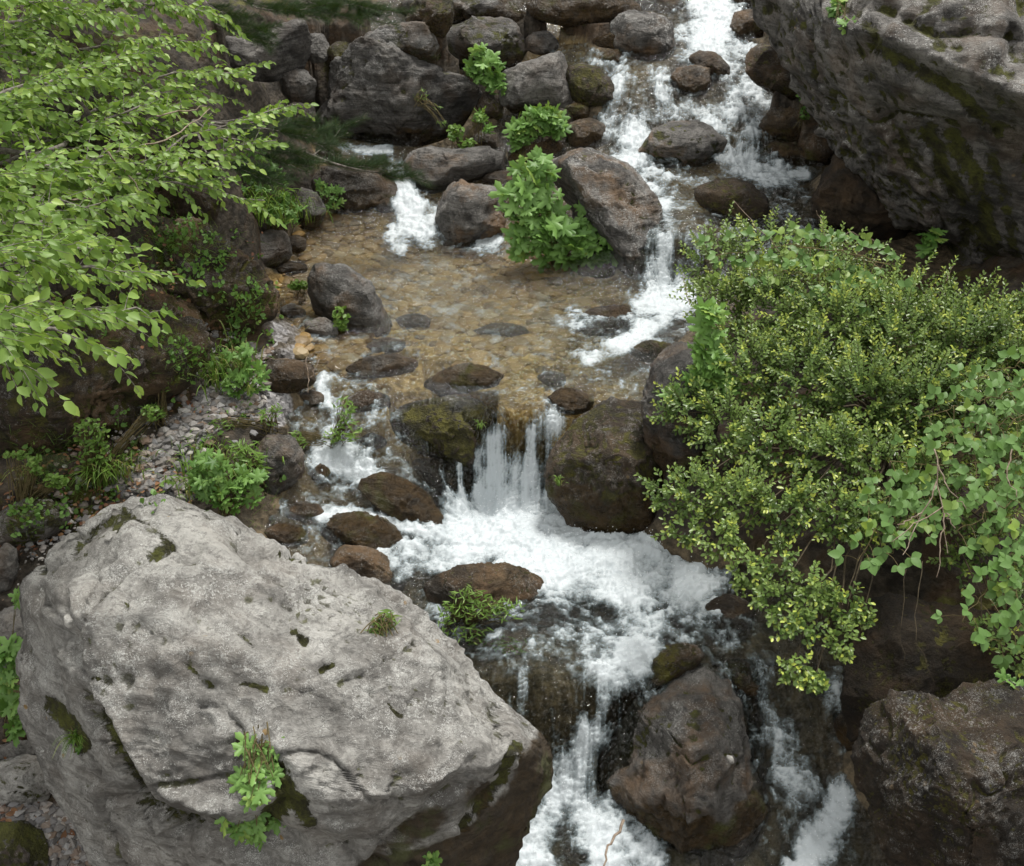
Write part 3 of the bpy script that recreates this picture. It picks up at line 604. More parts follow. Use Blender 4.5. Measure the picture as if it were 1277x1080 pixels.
    if name not in ('pebble', 'cliff_boulder') and key is None: RLIST.append((pc, dc, inner is not None))
    if key: ROCKS[key] = (o, dc, Dep)
    return o

GU, GM, GL, GB = 'rocks of the upper cascades', 'rocks round the middle pool', 'rocks round the lower pool', 'rocks on the left bank'
# --- top of the picture
rock('pale grey slab standing under the dark pine branches', [(268,40),(300,48),(330,34),(380,24),(382,60),(367,84),(345,104),(300,100),(272,75)], group=GB, tone=1.35, wet=-.3, lichen=.2, warm=.05)
rock('small square grey block right of the pale slab below the pine', [(379,48),(391,39),(402,40),(411,62),(406,75),(390,76),(381,66)], group=GB, tone=1.2, wet=-.2, warm=0)
rock('smooth round grey stone beside the left edge of the great dark boulder', [(350,97),(364,85),(380,86),(393,101),(388,122),(366,133),(350,116)], group=GB, tone=.9, wet=-.1)
rock('great dark grey boulder with pale specks left of the small pink-flowered tuft', [(384,152),(400,108),(415,80),(440,57),(470,44),(500,50),(540,75),(576,98),(598,113),(592,137),(575,165),(550,178),(522,186),(470,182),(420,172),(388,165)], group=GU, mat='rock', tone=.78, lichen=.35, warm=.1, wet=.12, moss=.1, flat=.7)
rock('pale speckled grey rock behind the top of the great dark boulder', [(448,48),(475,28),(520,25),(541,35),(552,60),(545,78),(520,76),(480,62)], group=GU, tone=.95, lichen=.5, moss=.4)
rock('mossy dark block between the great dark boulder and the top edge', [(548,30),(600,20),(640,28),(658,55),(650,78),(625,92),(600,88),(565,72),(548,50)], group=GU, tone=.75, moss=.75, lichen=.4, facets=12)
rock('pale lichened rock with mossy front at the top edge behind the mossy dark block', [(490,5),(520,-20),(655,-15),(659,20),(642,33),(600,32),(558,32),(520,22)], group=GU, tone=1.15, moss=.5, lichen=.8, base=(600, 30))
rock('mossy brown ledge at the top edge left of the pale lichened rock', [(520,-10),(560,-15),(566,20),(552,45),(530,38),(505,25)], group=GU, mat='brown', moss=.9, tone=.9)
rock('long brown wet rock under the top edge with a vertical twig at its left end', [(660,-25),(770,-20),(797,5),(795,16),(775,28),(730,31),(690,27),(662,20)], group=GU, mat='brown', tone=1.0, wet=.3, moss=.2, th=.6)
rock('small low grey rock at the top edge right of the long brown rock', [(781,-10),(824,-12),(822,11),(803,16),(786,10)], group=GU, tone=1.1, warm=.1)
rock('small orange rock at the top edge left of the uppermost white water', [(820,-8),(851,-6),(850,12),(830,18),(820,12)], group=GU, mat='brown', tone=1.6, warm=.9, wet=0)
rock('small round grey rock with brown right side in the shallow top pool', [(653,48),(667,37),(685,37),(699,55),(691,68),(668,70),(655,62)], group=GU, tone=.95, wet=.03, warm=.4)
rock('speckled grey block with brown foot left of the top cascade', [(763,30),(783,14),(820,15),(839,29),(843,60),(832,76),(805,78),(783,72),(767,55)], group=GU, tone=.95, lichen=.8, warm=.5, wet=.05)
rock('low brown rock just breaking the water left of the speckled block', [(733,47),(757,36),(785,38),(792,58),(777,64),(745,60)], group=GU, mat='brown', tone=1.0, wet=.3, th=.5)
rock('small orange-brown stone at the lip of the left cascade', [(749,73),(757,62),(771,60),(780,70),(773,81),(756,80)], group=GU, mat='brown', tone=1.3, warm=.8)
rock('pale grey rounded boulder between the two leafy green clumps', [(626,102),(632,84),(650,77),(672,70),(691,64),(704,72),(711,95),(717,120),(708,138),(690,132),(665,130),(640,136),(627,122)], group=GU, tone=1.15, lichen=.4, wet=.02, warm=.1)
rock('grey boulder with bright yellow-green moss left of the white cascade', [(706,88),(724,77),(745,84),(764,100),(764,121),(751,133),(725,135),(710,120)], group=GU, mat='brown', tone=1.0, moss=.9, wet=.0)
rock('round brown boulder with moss patch at the foot of the left cascade', [(706,158),(722,147),(742,146),(759,160),(759,179),(743,186),(715,184)], group=GU, mat='brown', tone=1.2, moss=.3, warm=.7, wet=.15)
rock('flat brown rock behind the top of the big bright green plant', [(634,196),(660,180),(690,171),(707,183),(702,198),(662,206),(637,208)], group=GM, mat='brown', tone=.9, th=.5, wet=.3)
rock('long low boulder with shiny pale top and brown foot above the small left fall', [(497,203),(515,184),(540,180),(562,184),(600,182),(629,189),(626,212),(590,226),(560,236),(540,243),(518,236),(500,220)], group=GM, tone=1.05, warm=.5, wet=.0, lichen=.1, flat=.5)
rock('brown rock left of the small left fall with a pine twig before it', [(385,225),(400,208),(420,203),(455,208),(485,218),(494,238),(482,254),(450,264),(415,268),(392,250)], group=GM, mat='brown', tone=.95, wet=.10, warm=.3)
rock('small mossy stone in the water below the small left fall', [(467,252),(480,243),(494,248),(497,262),(482,268),(468,264)], group=GM, mat='brown', moss=.6)
rock('rounded pinkish grey boulder left of the big bright green plant', [(545,262),(553,237),(569,224),(600,225),(625,231),(628,262),(624,292),(602,319),(570,321),(551,303)], group=GM, tone=1.2, warm=.75, lichen=.35, wet=.02)
rock('tall slanting boulder with lichened top and brown flank right of the big bright green plant', [(690,195),(714,187),(750,190),(786,203),(802,225),(814,255),(824,290),(820,327),(806,345),(785,347),(764,327),(744,301),(724,271),(710,241),(696,220)], group=GM, mat='rock', tone=1.0, lichen=.7, warm=.55, moss=.25, wet=.12, th=1.0, lv=6)
rock('low dark rock at the foot of the tall slanting boulder', [(712,335),(740,326),(768,334),(764,346),(735,350)], group=GM, mat='brown', th=.5)
# --- upper right, between water and cliff
rock('brown boulder at the top edge under the overhanging cliff', [(911,42),(917,13),(935,8),(956,20),(958,48),(930,50)], group=GU, mat='brown', tone=1.2, warm=.8)
rock('small brown rock at the very top right of the white water', [(911,-15),(945,-15),(940,10),(918,13)], group=GU, mat='brown', tone=1.1)
rock('dark mossy rock in mid cascade, the farther of the pair', [(857,73),(870,62),(891,61),(905,75),(909,96),(901,103),(885,101),(869,91)], group=GU, mat='brown', moss=.5, wet=.05, tone=.9)
rock('reddish brown rock in mid cascade, the nearer of the pair', [(836,101),(845,84),(870,79),(886,88),(889,106),(879,119),(862,123),(844,116)], group=GU, mat='brown', warm=.7, lichen=.4, tone=1.2)
rock('brown boulder with mossy foot right of the upper cascade', [(933,77),(939,58),(955,48),(972,57),(988,85),(1003,100),(1013,117),(990,128),(965,111),(945,100),(934,90)], group=GU, mat='brown', warm=.5, moss=.4, wet=.1, tone=1.1)
rock('brown boulder with flat top beside a sprig of leaves right of the cascade', [(946,157),(960,139),(980,129),(1003,130),(1013,150),(1008,173),(990,179),(964,175)], group=GU, mat='brown', warm=.6, moss=.4, tone=1.1)
rock('yellowish brown rock in the shade between the flat-topped boulder and the cliff', [(998,178),(1005,150),(1025,139),(1047,150),(1055,180),(1047,204),(1020,209),(1000,199)], group=GU, mat='brown', warm=.7, tone=1.1)
rock('low flat brown slab at the water edge under the flat-topped boulder', [(946,191),(965,175),(985,179),(1017,190),(1016,208),(985,210),(960,205)], group=GU, mat='brown', warm=.8, tone=1.3, th=.5)
rock('domed rock under a skin of running water at the foot of the cascade', [(798,192),(813,166),(840,151),(870,149),(891,159),(905,178),(897,197),(880,208),(840,211),(808,208)], group=GU, mat='rock', warm=.9, moss=.5, tone=1.0, wet=.04, lichen=.2)
rock('dark boulder with mossy left side alone in the calm reach', [(866,237),(885,227),(915,222),(937,228),(952,245),(957,262),(942,281),(920,287),(903,270),(880,255)], group=GM, mat='brown', moss=.6, tone=.8, wet=.0, lichen=.1)
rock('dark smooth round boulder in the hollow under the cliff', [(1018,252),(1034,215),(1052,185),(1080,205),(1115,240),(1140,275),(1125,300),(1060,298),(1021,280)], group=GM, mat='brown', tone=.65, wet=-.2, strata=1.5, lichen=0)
# --- left bank
rock('dark slab lying in the shade behind the tree leaves', [(110,195),(150,180),(240,205),(268,245),(265,262),(240,278),(170,268),(118,243)], group=GB, mat='brown', amp=1.5, moss=.4, tone=.8, warm=.4, wet=-.3)
rock('rusty brown mound with moss and needle litter under the tree', [(150,345),(185,298),(235,268),(292,310),(342,360),(338,392),(300,412),(250,418),(200,392),(165,372)], group=GB, mat='brown', tone=1.2, moss=.6, warm=.8, wet=-.3, th=.6, amp=1.7)
rock('grey stone with rusty foot at the pool edge below the grass clump', [(316,303),(334,285),(356,289),(362,315),(347,338),(324,333)], group=GB, tone=1.1, warm=.2, wet=.05)
rock('small flat grey stone at the pool edge with a yellow patch of bed beside it', [(338,333),(355,325),(380,328),(383,338),(360,345),(342,342)], group=GB, tone=1.1, th=.5, warm=0, wet=0)
rock('grey rock half hidden behind the grass clump', [(366,262),(372,232),(392,238),(405,262),(398,278),(376,290)], group=GB, tone=1.1, warm=.1, moss=.2)
rock('jagged dark grey boulder with brown right flank at the left pool edge', [(384,345),(400,328),(425,328),(447,343),(467,368),(484,400),(482,420),(455,423),(420,418),(399,398),(387,372)], group=GM, tone=.85, warm=.5, wet=.03, facets=14, strata=1.2, lichen=.3)
rock('small dark flat stone left of the pale pebble by the shallow rill', [(348,384),(363,377),(380,387),(380,399),(360,399),(350,393)], group=GB, tone=.9, warm=.1, wet=0)
rock('dark flat stone under the jagged boulder beside a sprig', [(378,402),(400,395),(420,405),(419,420),(395,425),(381,414)], group=GB, tone=.8, warm=.2, wet=0)
rock('flat wet brown stone above the gravel beside the small rapid', [(323,467),(335,451),(360,449),(387,455),(391,477),(370,488),(345,492),(325,484)], group=GB, mat='brown', tone=1.1, wet=.05, warm=.3, flat=.5)
rock('grey stone with a mossy patch beside the green clump above the great pale boulder', [(316,563),(335,543),(360,544),(377,565),(375,592),(352,612),(335,618),(322,602)], group=GB, tone=1.0, warm=.4, moss=.3, wet=-.05, lichen=.2)
rock('big dark bank rock with black hollow beneath, under the leafy branch tips', [(-60,470),(0,445),(60,418),(150,392),(218,398),(255,422),(243,452),(218,482),(172,503),(165,540),(110,560),(50,572),(-50,575)], group=GB, mat='brown', tone=.95, warm=.45, wet=-.4, moss=.55, th=.6, amp=1.6, strata=1.0, lv=6, facets=14)
rock('dark ridge of bank rock under the rusty mound', [(60,395),(110,350),(170,340),(240,385),(250,420),(210,432),(120,420)], group=GB, mat='brown', tone=.9, warm=.5, moss=.5, wet=-.4, amp=1.5, strata=.5)
rock('pale mossy rock low on the bank left of the great pale boulder top', [(-15,645),(30,624),(72,627),(84,645),(62,668),(20,685),(-15,690)], group=GB, tone=1.2, moss=.7, lichen=.6, wet=-.3, th=.6)
rock('small smooth grey stone at the left edge beside the great pale boulder', [(-14,700),(2,678),(16,688),(20,712),(10,735),(-14,738)], group=GB, tone=1.3, lichen=.2, wet=-.3, moss=0)
rock('smooth grey stone at the left edge above the palmate leaves', [(-25,775),(15,758),(33,776),(44,800),(36,835),(-20,840)], group=GB, tone=1.2, lichen=.1, wet=-.3, moss=0)
rock('small grey stone under the palmate leaves at the left edge', [(-8,935),(18,925),(42,928),(46,942),(25,954),(-8,954)], group=GB, tone=1.2, wet=-.3)
rock('small brown stone against the foot of the great pale boulder', [(40,940),(52,932),(64,938),(66,952),(52,960),(42,955)], group=GB, tone=1.0, warm=.6, wet=-.3)
rock('pale rock with mossy right side at the left edge above the gravel', [(-25,960),(20,948),(48,953),(62,975),(54,1003),(15,1012),(-25,1008)], group=GB, mat='pale', tone=.9, moss=.5, wet=-.3)
rock('mossy rock at the bottom left corner beside the gravel', [(-20,1035),(20,1026),(45,1052),(58,1090),(20,1110),(-20,1100)], group=GB, tone=.9, moss=.95, wet=-.3)
# --- middle and lower
rock('flat rock under moving water in the middle pool', [(712,402),(740,384),(780,380),(797,400),(772,417),(735,422)], group=GM, mat='brown', tone=.8, th=.35, wet=.2)
rock('low mossy rock at the right edge of the middle pool', [(783,437),(810,424),(842,430),(838,452),(800,450)], group=GM, mat='brown', moss=.7, th=.5, tone=.8)
rock('flat wet rock above the mossy wall left of the main fall', [(526,478),(560,458),(592,454),(628,466),(618,482),(580,488),(548,495)], group=GM, mat='brown', tone=.9, th=.4, wet=.2, moss=.2)
rock('mossy green wall of rock left of the main fall', [(485,520),(512,500),(555,496),(592,499),(614,520),(617,555),(610,594),(580,596),(535,570),(498,550)], group=GL, mat='brown', tone=.9, moss=.95, wet=.0, th=.8, flat=.75)
rock('rusty mossy boulder at the left foot of the main fall', [(512,578),(540,566),(567,572),(592,588),(608,608),(602,625),(575,628),(548,613),(522,596)], group=GL, mat='brown', tone=1.3, warm=.8, moss=.6, wet=.06)
rock('dark wet rock parting the water at the lip of the main fall', [(681,497),(700,484),(722,486),(742,499),(732,515),(702,516)], group=GM, mat='brown', tone=.8, th=.6, wet=.2)
rock('great round mossy brown boulder right of the main fall', [(686,596),(698,552),(724,524),(760,502),(802,501),(824,520),(832,560),(828,605),(818,645),(792,670),(752,676),(714,656),(692,622)], group=GL, mat='brown', tone=.95, warm=.2, moss=.65, wet=.32, lichen=.35, lv=6, amp=.8, flat=.7, th=.9)
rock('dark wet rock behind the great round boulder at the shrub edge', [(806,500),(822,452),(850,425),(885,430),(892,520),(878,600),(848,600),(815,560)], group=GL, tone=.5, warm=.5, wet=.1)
rock('ribbed rock under thin running water in the left rapids', [(445,605),(480,588),(522,608),(548,640),(553,668),(530,664),(480,645)], group=GL, mat='brown', tone=.8, th=.35, wet=.3, strata=2)
rock('oval mossy stone in the left rapids, the upper of two', [(400,656),(415,642),(447,640),(482,650),(503,670),(503,690),(482,701),(455,691),(420,683),(403,672)], group=GL, mat='brown', tone=1.25, moss=.55, warm=.4, wet=.2)
rock('reddish stone in the left rapids, the lower of two', [(408,702),(425,684),(450,684),(477,695),(494,715),(504,738),(472,746),(440,730),(418,716)], group=GL, mat='brown', tone=1.3, warm=.9, lichen=.3, moss=.1, wet=.0)
rock('flat red-brown rock in the lower pool behind the feathery green sprigs', [(526,732),(560,711),(600,703),(642,706),(678,719),(684,750),(668,782),(622,788),(578,768),(543,757)], group=GL, mat='brown', tone=1.15, warm=.8, moss=.3, th=.42, wet=.06, flat=.5)
rock('sunken brown rock under the right side of the lower pool', [(880,755),(910,742),(940,755),(935,795),(908,806),(884,786)], group=GL, mat='brown', tone=.8, th=.5)
rock('small pale stone on the edge between the lower pool and the dark channel', [(946,816),(960,811),(973,820),(969,832),(950,829)], group=GL, mat='pale', tone=.8, warm=.7, wet=-.2)
rock('squarish mossy rock above the right shoulder of the split boulder', [(890,838),(915,824),(940,828),(948,850),(948,878),(925,880),(898,858)], group=GL, mat='brown', tone=1.1, moss=.7, warm=.3, wet=.1)
rock('mossy wet ledge at the left shoulder of the split boulder', [(774,866),(798,826),(830,807),(862,804),(877,820),(855,842),(820,862),(792,884)], group=GL, mat='brown', tone=.9, moss=.75, wet=.2, warm=.4)
rock('big split boulder parting the outflow, grey on top and brown below', [(746,984),(768,932),(800,880),(842,842),(882,838),(922,863),(941,910),(938,960),(956,1002),(948,1052),(926,1078),(870,1068),(800,1046),(762,1015)], group=GL, mat='rock', tone=.80, warm=.5, lichen=.35, wet=.38, moss=.25, lv=6, th=.95, strata=1.3, facets=12)
rock('small orange stone at the bottom edge under the split boulder', [(872,1085),(885,1060),(907,1066),(916,1095),(890,1105)], group=GL, mat='brown', tone=1.6, warm=.9, wet=-.1)
rock('huge dark brown boulder filling the bottom right corner', [(1092,960),(1104,918),(1122,886),(1156,872),(1196,878),(1240,864),(1310,872),(1360,950),(1350,1100),(1250,1170),(1150,1130),(1118,1070),(1094,1005)], group=GL, mat='brown', d=5.0, tone=.50, warm=.2, lichen=.35, wet=.1, lv=7, th=.8, moss=.35)
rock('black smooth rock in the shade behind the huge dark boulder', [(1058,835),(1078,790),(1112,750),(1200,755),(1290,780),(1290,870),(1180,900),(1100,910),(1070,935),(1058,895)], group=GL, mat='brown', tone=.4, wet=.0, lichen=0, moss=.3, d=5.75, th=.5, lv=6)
for lab_, pl_, kw_ in (
 ('low wet brown ledge at the head of the left rapids', [(430,462),(452,446),(490,440),(522,452),(505,468),(460,474)], dict(tone=.7, warm=.4)),
 ('dark wet stone in the left rapids below the low ledge', [(432,498),(452,486),(482,492),(486,508),(460,516),(438,512)], dict(tone=.55, warm=.2)),
 ('small brown stone beside the willow-like sprigs in the left rapids', [(446,548),(462,540),(480,546),(482,558),(462,564)], dict(tone=.8, warm=.6)),
 ('flat brown stone at the left margin of the rapids above the oval mossy stone', [(352,636),(372,626),(398,630),(402,644),(378,652),(356,648)], dict(tone=1.0, warm=.7)),
 ('small dark stone between the gravel and the left rapids', [(383,588),(398,578),(412,586),(410,600),(392,604)], dict(tone=.7, moss=.3)),
 ('brown stone with a wet sheen beside the crest of the great pale boulder', [(330,662),(352,652),(378,660),(382,676),(360,684),(338,678)], dict(tone=1.0, warm=.5, moss=.3)),
 ('small brown stone under the flat wet brown stone', [(372,494),(388,486),(404,492),(402,506),(384,508)], dict(tone=.9, warm=.6)),
 ('low dark ledge in the middle pool left of the flat rock', [(590,412),(615,402),(650,406),(660,416),(630,422),(600,420)], dict(tone=.5, warm=.2)),
 ('brown stone in the pool shallows right of the jagged boulder', [(492,398),(512,390),(536,396),(534,408),(508,412)], dict(tone=.9, warm=.6)),
 ('brown slab in the pool shallows below the jagged boulder', [(455,430),(478,420),(506,426),(500,438),(470,442)], dict(tone=.8, warm=.5)),
 ('dark stone at the pool outlet above the dark wet lip rock', [(668,470),(684,462),(704,466),(706,478),(688,484)], dict(tone=.6)),
 ('rusty stone between the round pinkish boulder and the long low boulder', [(600,222),(612,214),(632,212),(640,226),(620,234)], dict(tone=1.0, warm=.9)),
 ('dark brown stone in the gap right of the great dark boulder', [(590,170),(604,160),(622,166),(624,184),(604,190)], dict(tone=.7, moss=.4)),
 ('dark brown stone under the small pink-flowered tuft', [(596,120),(612,112),(628,124),(626,146),(606,150),(594,136)], dict(tone=.6, moss=.5)),
 ('squat brown stone left of the bright moss boulder', [(705,132),(720,128),(736,136),(732,148),(714,148)], dict(tone=.9, warm=.5)),
 ('brown stone at the top pool margin below the long brown rock', [(700,34),(716,28),(732,33),(730,44),(708,46)], dict(tone=.9, warm=.7)),
 ('mossy brown stone between the grey blocks at the top left of the stream', [(404,62),(420,50),(440,56),(438,76),(416,84)], dict(tone=.9, moss=.8)),
 ('dark stone below the smooth round grey stone at the bank', [(352,134),(370,126),(392,132),(390,150),(366,156)], dict(tone=.6)),
 ('brown stone by the left inlet under the pine branches', [(392,186),(408,178),(424,186),(420,200),(400,202)], dict(tone=.8, warm=.5)),
 ('small grey stone beside the left edge of the pool near the grass', [(352,300),(366,292),(382,298),(380,312),(362,316)], dict(tone=1.2, warm=.3)),
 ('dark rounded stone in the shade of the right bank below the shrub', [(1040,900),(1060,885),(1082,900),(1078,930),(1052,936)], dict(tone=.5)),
 ('small wet stone in the dark channel right of the split boulder', [(968,905),(984,896),(1000,906),(996,920),(976,922)], dict(tone=.7, warm=.6)),
 ('dark wet stone where the dark channel spills over', [(1002,850),(1018,840),(1036,850),(1032,868),(1010,870)], dict(tone=.5))):
    rock(lab_, pl_, mat='brown', group='small wet stones along the stream', wet=.05, th=.6, **kw_)
# --- the great pale boulder in front
gp = rock('great pale lichened limestone boulder filling the lower left', [(28,742),(52,700),(95,655),(140,626),(215,624),(300,652),(420,706),(502,742),(560,806),(640,884),(680,925),(676,1000),(655,1070),(620,1140),(400,1190),(200,1150),(128,1082),(72,995),(33,905),(30,835)],
  name='boulder', cat='boulder', mat='pale', d=5.15, lv=7, th=.62, facets=3, flat=.99, seed=3, tone=.92, amp=1.35, lichen=1.2, moss=.10, warm=.12, wet=-.3, strata=1.0, rot=(0.62, 0.5, 0.6), key='great', stains=[([(700,930),(668,1010),(600,1075),(470,1110)], 48, 1.0), ([(600,985),(520,1040),(470,1080)], 22, .62)],
  inner=[(98,772,.58),(66,775,.28),(50,860,.14),(90,810,.36),(95,870,.30),(112,850,.60),(112,930,.30),(140,905,.66),(145,985,.28),(165,950,.70),(190,1035,.30),(195,985,.76),(265,1018,.86),(262,1048,.50),(95,930,.18),
         (175,697,.36),(135,730,.46),(235,682,.30),(330,705,.30),(430,745,.32),(515,790,.34),(200,655,.12),(330,675,.14),(300,835,.66),(215,770,.56),(240,850,.66),(270,900,.72),(400,850,.62),(560,870,.48),(640,912,.40),
         (350,940,.84),(330,1000,.86),(345,1045,.55),(420,1000,.90),(385,1040,.66),(500,985,.80),(600,950,.60),(655,930,.46),(560,1030,.48),(640,1000,.24),(480,1070,.60),(590,1080,.20),(400,1100,.60),(300,1080,.45)],
  grooves=[([(95,775),(120,740),(150,712),(175,695),(215,680)],5,.035,.5),([(92,785),(96,830),(110,870)],5,.04,.3),([(118,885),(140,930),(165,975),(185,1005),(225,1022),(262,1030)],7,.06,1.0),([(60,880),(80,900),(100,930)],12,.03,1.2),([(160,1000),(200,1030),(240,1045)],9,.05,.8),
   ([(150,632),(180,650),(210,675),(190,690)],5,.02,.7),([(165,770),(195,795),(230,800)],4,.02,.2),([(230,828),(262,855)],6,.03,1.0),([(300,850),(330,858)],5,.02,1.0),([(250,880),(280,885),(300,910)],4,.035,.2),([(300,790),(310,800)],4,.03,.9),([(110,845),(135,852)],5,.02,.9),([(370,790),(382,802)],5,.03,1.0),([(400,835),(415,825)],4,.03,1.0),([(455,840),(520,805)],3,.03,.3),([(375,862),(455,842)],2.5,.02,0),
   ([(345,690),(420,705)],4,.02,.6),([(90,690),(110,665),(150,640)],10,.03,.7),([(490,880),(500,892),(508,882)],4,.03,1.0),([(350,990),(385,1022),(375,1000)],10,.02,.9),([(300,930),(345,960),(360,1000),(320,1040)],12,.05,1.1),([(230,1040),(290,1055),(330,1080)],14,.07,.4),([(600,950),(560,990),(500,1040),(470,1080)],10,.04,.5),([(650,930),(630,970),(580,1030)],8,.03,.9),
   ([(360,650),(300,640),(240,650)],5,.015,.3),([(60,755),(85,790)],4,.03,.2),([(200,690),(320,735),(430,800)],4,.012,0),([(240,680),(370,735),(480,790)],3,.012,0),([(130,900),(180,870),(260,850)],3,.008,0),
   ([(170,700),(260,735),(360,800),(430,880)],2,.012,.1),([(300,700),(400,760),(520,850)],2,.010,0),([(420,745),(500,800),(590,880)],2,.010,0),([(270,660),(380,715),(470,760)],2.5,.014,.2),([(120,720),(160,745),(150,790)],3,.02,.4),([(560,880),(575,930),(560,970)],2,.015,.2),([(215,900),(235,950),(300,975)],3,.016,.2),([(500,900),(510,940)],2,.012,.1),([(240,770),(300,760),(350,775)],2,.01,0)])
# --- the overhanging cliff, upper right
rock('huge overhanging grey cliff boulder in the upper right corner', [(925,-60),(945,20),(975,70),(1010,118),(1045,180),(1070,235),(1110,270),(1160,300),(1200,345),(1290,400),(1420,420),(1500,200),(1450,-120),(1150,-220),(950,-160)],
  name='cliff_boulder', cat='boulder', mat='rock', d=9.0, lv=7, th=.55, facets=2, flat=.99, tone=1.25, lichen=.75, amp=1.7, moss=.45, warm=.2, wet=-3, strata=.7, rot=(0.9, 0.1, 0.42), seed=5, key='cliff',
  inner=[(1000,20,.55),(1040,60,.95),(1080,130,1.0),(1120,200,.85),(1160,270,.55),(1220,330,.45),(1080,40,1.5),(1150,60,1.8),(1145,110,1.55),(1180,170,1.25),(1230,100,2.0),(1277,120,2.15),(1277,170,1.65),(1250,240,1.15),(1277,330,.7),(1150,0,1.45),(1250,20,1.75),(1250,50,1.9),(1260,62,1.78),(1200,-80,1.0),(1350,100,2.1),(1350,250,1.3),(1100,-100,.6)],
  grooves=[([(1085,90),(1120,170),(1165,250),(1190,320)],8,.05,.5),([(1130,120),(1165,200),(1205,270),(1230,340)],10,.05,.5),([(1190,170),(1225,240),(1240,330)],14,.06,.9),([(1130,25),(1170,42),(1230,38),(1290,45)],6,.10,.1),([(1080,30),(1100,60),(1150,90),(1190,110),(1230,150)],10,.05,1.0),([(1160,160),(1175,210),(1200,250)],12,.03,1.0),([(1240,200),(1262,280),(1270,330)],12,.05,.8),([(1000,60),(1040,130),(1075,220)],5,.02,.1)])

build_ground()
from mathutils.bvhtree import BVHTree
bpy.context.view_layer.update()
_dg = bpy.context.evaluated_depsgraph_get()
BV = {k: (BVHTree.FromObject(v[0], _dg), v[0]) for k, v in ROCKS.items()}
def surf(key, px, py):
    bv, o = BV[key]; r = ray(px, py); loc, nr, i, dist = bv.ray_cast(Vector(CAMP) - o.location, Vector(r).normalized())
    return None if loc is None else float((np.array(loc + o.location) - CAMP) @ FWD)
# ------------------------------------------------------------------ plants
def tpl_ovate(fold=0.10, droop=0.18, wd=0.30):
    rows = [(0, 0), (0.22, wd * 0.85), (0.5, wd), (0.78, wd * 0.6), (1.0, 0)]
    V = []; 
    for t_, w_ in rows:
        z = -droop * t_ * t_
        if w_ == 0: V.append((0, t_, z))
        else: V += [(-w_, t_, z + fold * w_ / wd), (0, t_, z), (w_, t_, z + fold * w_ / wd)]
    F = [(0, 2, 1), (0, 3, 2), (1, 2, 5), (1, 5, 4), (2, 3, 6), (2, 6, 5), (4, 5, 8), (4, 8, 7), (5, 6, 9), (5, 9, 8), (7, 8, 10), (8, 9, 10)]
    return np.array(V, float), np.array(F)
def tpl_small(wd=0.27, fold=0.08):
    V = [(0, 0, 0), (-wd, .45, fold), (0, .5, -.02), (wd, .45, fold), (0, 1, -.06), (-wd * .75, .8, fold * .6), (wd * .75, .8, fold * .6)]
    return np.array(V, float), np.array([(0, 2, 1), (0, 3, 2), (1, 2, 5), (2, 4, 5), (2, 3, 6), (2, 6, 4)])
def tpl_palm(lobes=5, seed=0):
    V = [(0, 0.42, 0.0)]; n = 0; ang = np.linspace(-2.35, 2.35, lobes)
    ring = [(0, 0.05, -0.02)]
    for i, a in enumerate(ang):
        L = 0.60 if abs(a) < 1.5 else 0.46
        for da, rr_ in ((-0.50, 0.42), (-0.31, 0.80), (-0.17, 0.82), (0, 1.0), (0.17, 0.82), (0.31, 0.80), (0.50, 0.42)):
            r_ = L * rr_ * 1.0; ring.append((math.sin(a + da) * r_, 0.42 + math.cos(a + da) * r_, -0.10 * (rr_ ** 2) + 0.05 * (abs(da) > .3) * -1 + 0.03 * (abs(da) < .05)))
    V += ring; k = len(ring)
    return np.array(V, float), np.array([(0, 1 + (i + 1) % k, 1 + i) for i in range(k)])
def tpl_needle():
    return np.array([(-.014, 0, 0), (.014, 0, 0), (0, 1, -.03), (0, 0, .02)], float), np.array([(0, 1, 2), (0, 2, 3)])
def tpl_lance():
    V = [(0, 0, 0), (-.09, .4, .03), (0, .45, 0), (.09, .4, .03), (0, 1, -.1)]
    return np.array(V, float), np.array([(0, 2, 1), (0, 3, 2), (1, 2, 4), (2, 3, 4)])
TP = {'ovate': tpl_ovate(), 'broad': tpl_ovate(0.08, 0.14, 0.36), 'small': tpl_small(), 'palm': tpl_palm(), 'needle': tpl_needle(), 'lance': tpl_lance()}
class Leaves:
    def __init__(s): s.V = []; s.F = []; s.t = []; s.p = []; s.n = 0
    def add(s, kind, pos, dirY, nrm, scale, tint, tip=None):
        T, F = TP[kind]; N = len(pos)
        if N == 0: return
        y = unit(dirY); x = unit(np.cross(y, nrm)); z = np.cross(x, y)
        L = T[None] * np.asarray(scale).reshape(-1, 1, 1)
        V = pos[:, None] + L[..., :1] * x[:, None] + L[..., 1:2] * y[:, None] + L[..., 2:] * z[:, None]
        s.V.append(V.reshape(-1, 3)); s.F.append((F[None] + (np.arange(N) * len(T))[:, None, None] + s.n).reshape(-1, 3)); s.n += N * len(T)
        s.t.append(np.repeat(tint, len(T))); s.p.append(np.repeat(np.zeros(N) if tip is None else tip, len(T)))
    def build(s, name, mat, parent, loc):
        V = np.concatenate(s.V) - np.asarray(loc)
        return new_obj(name, mesh_np(name, V, np.concatenate(s.F), True, attrs={'tint': np.concatenate(s.t), 'tip': np.concatenate(s.p)}), parent, mat)
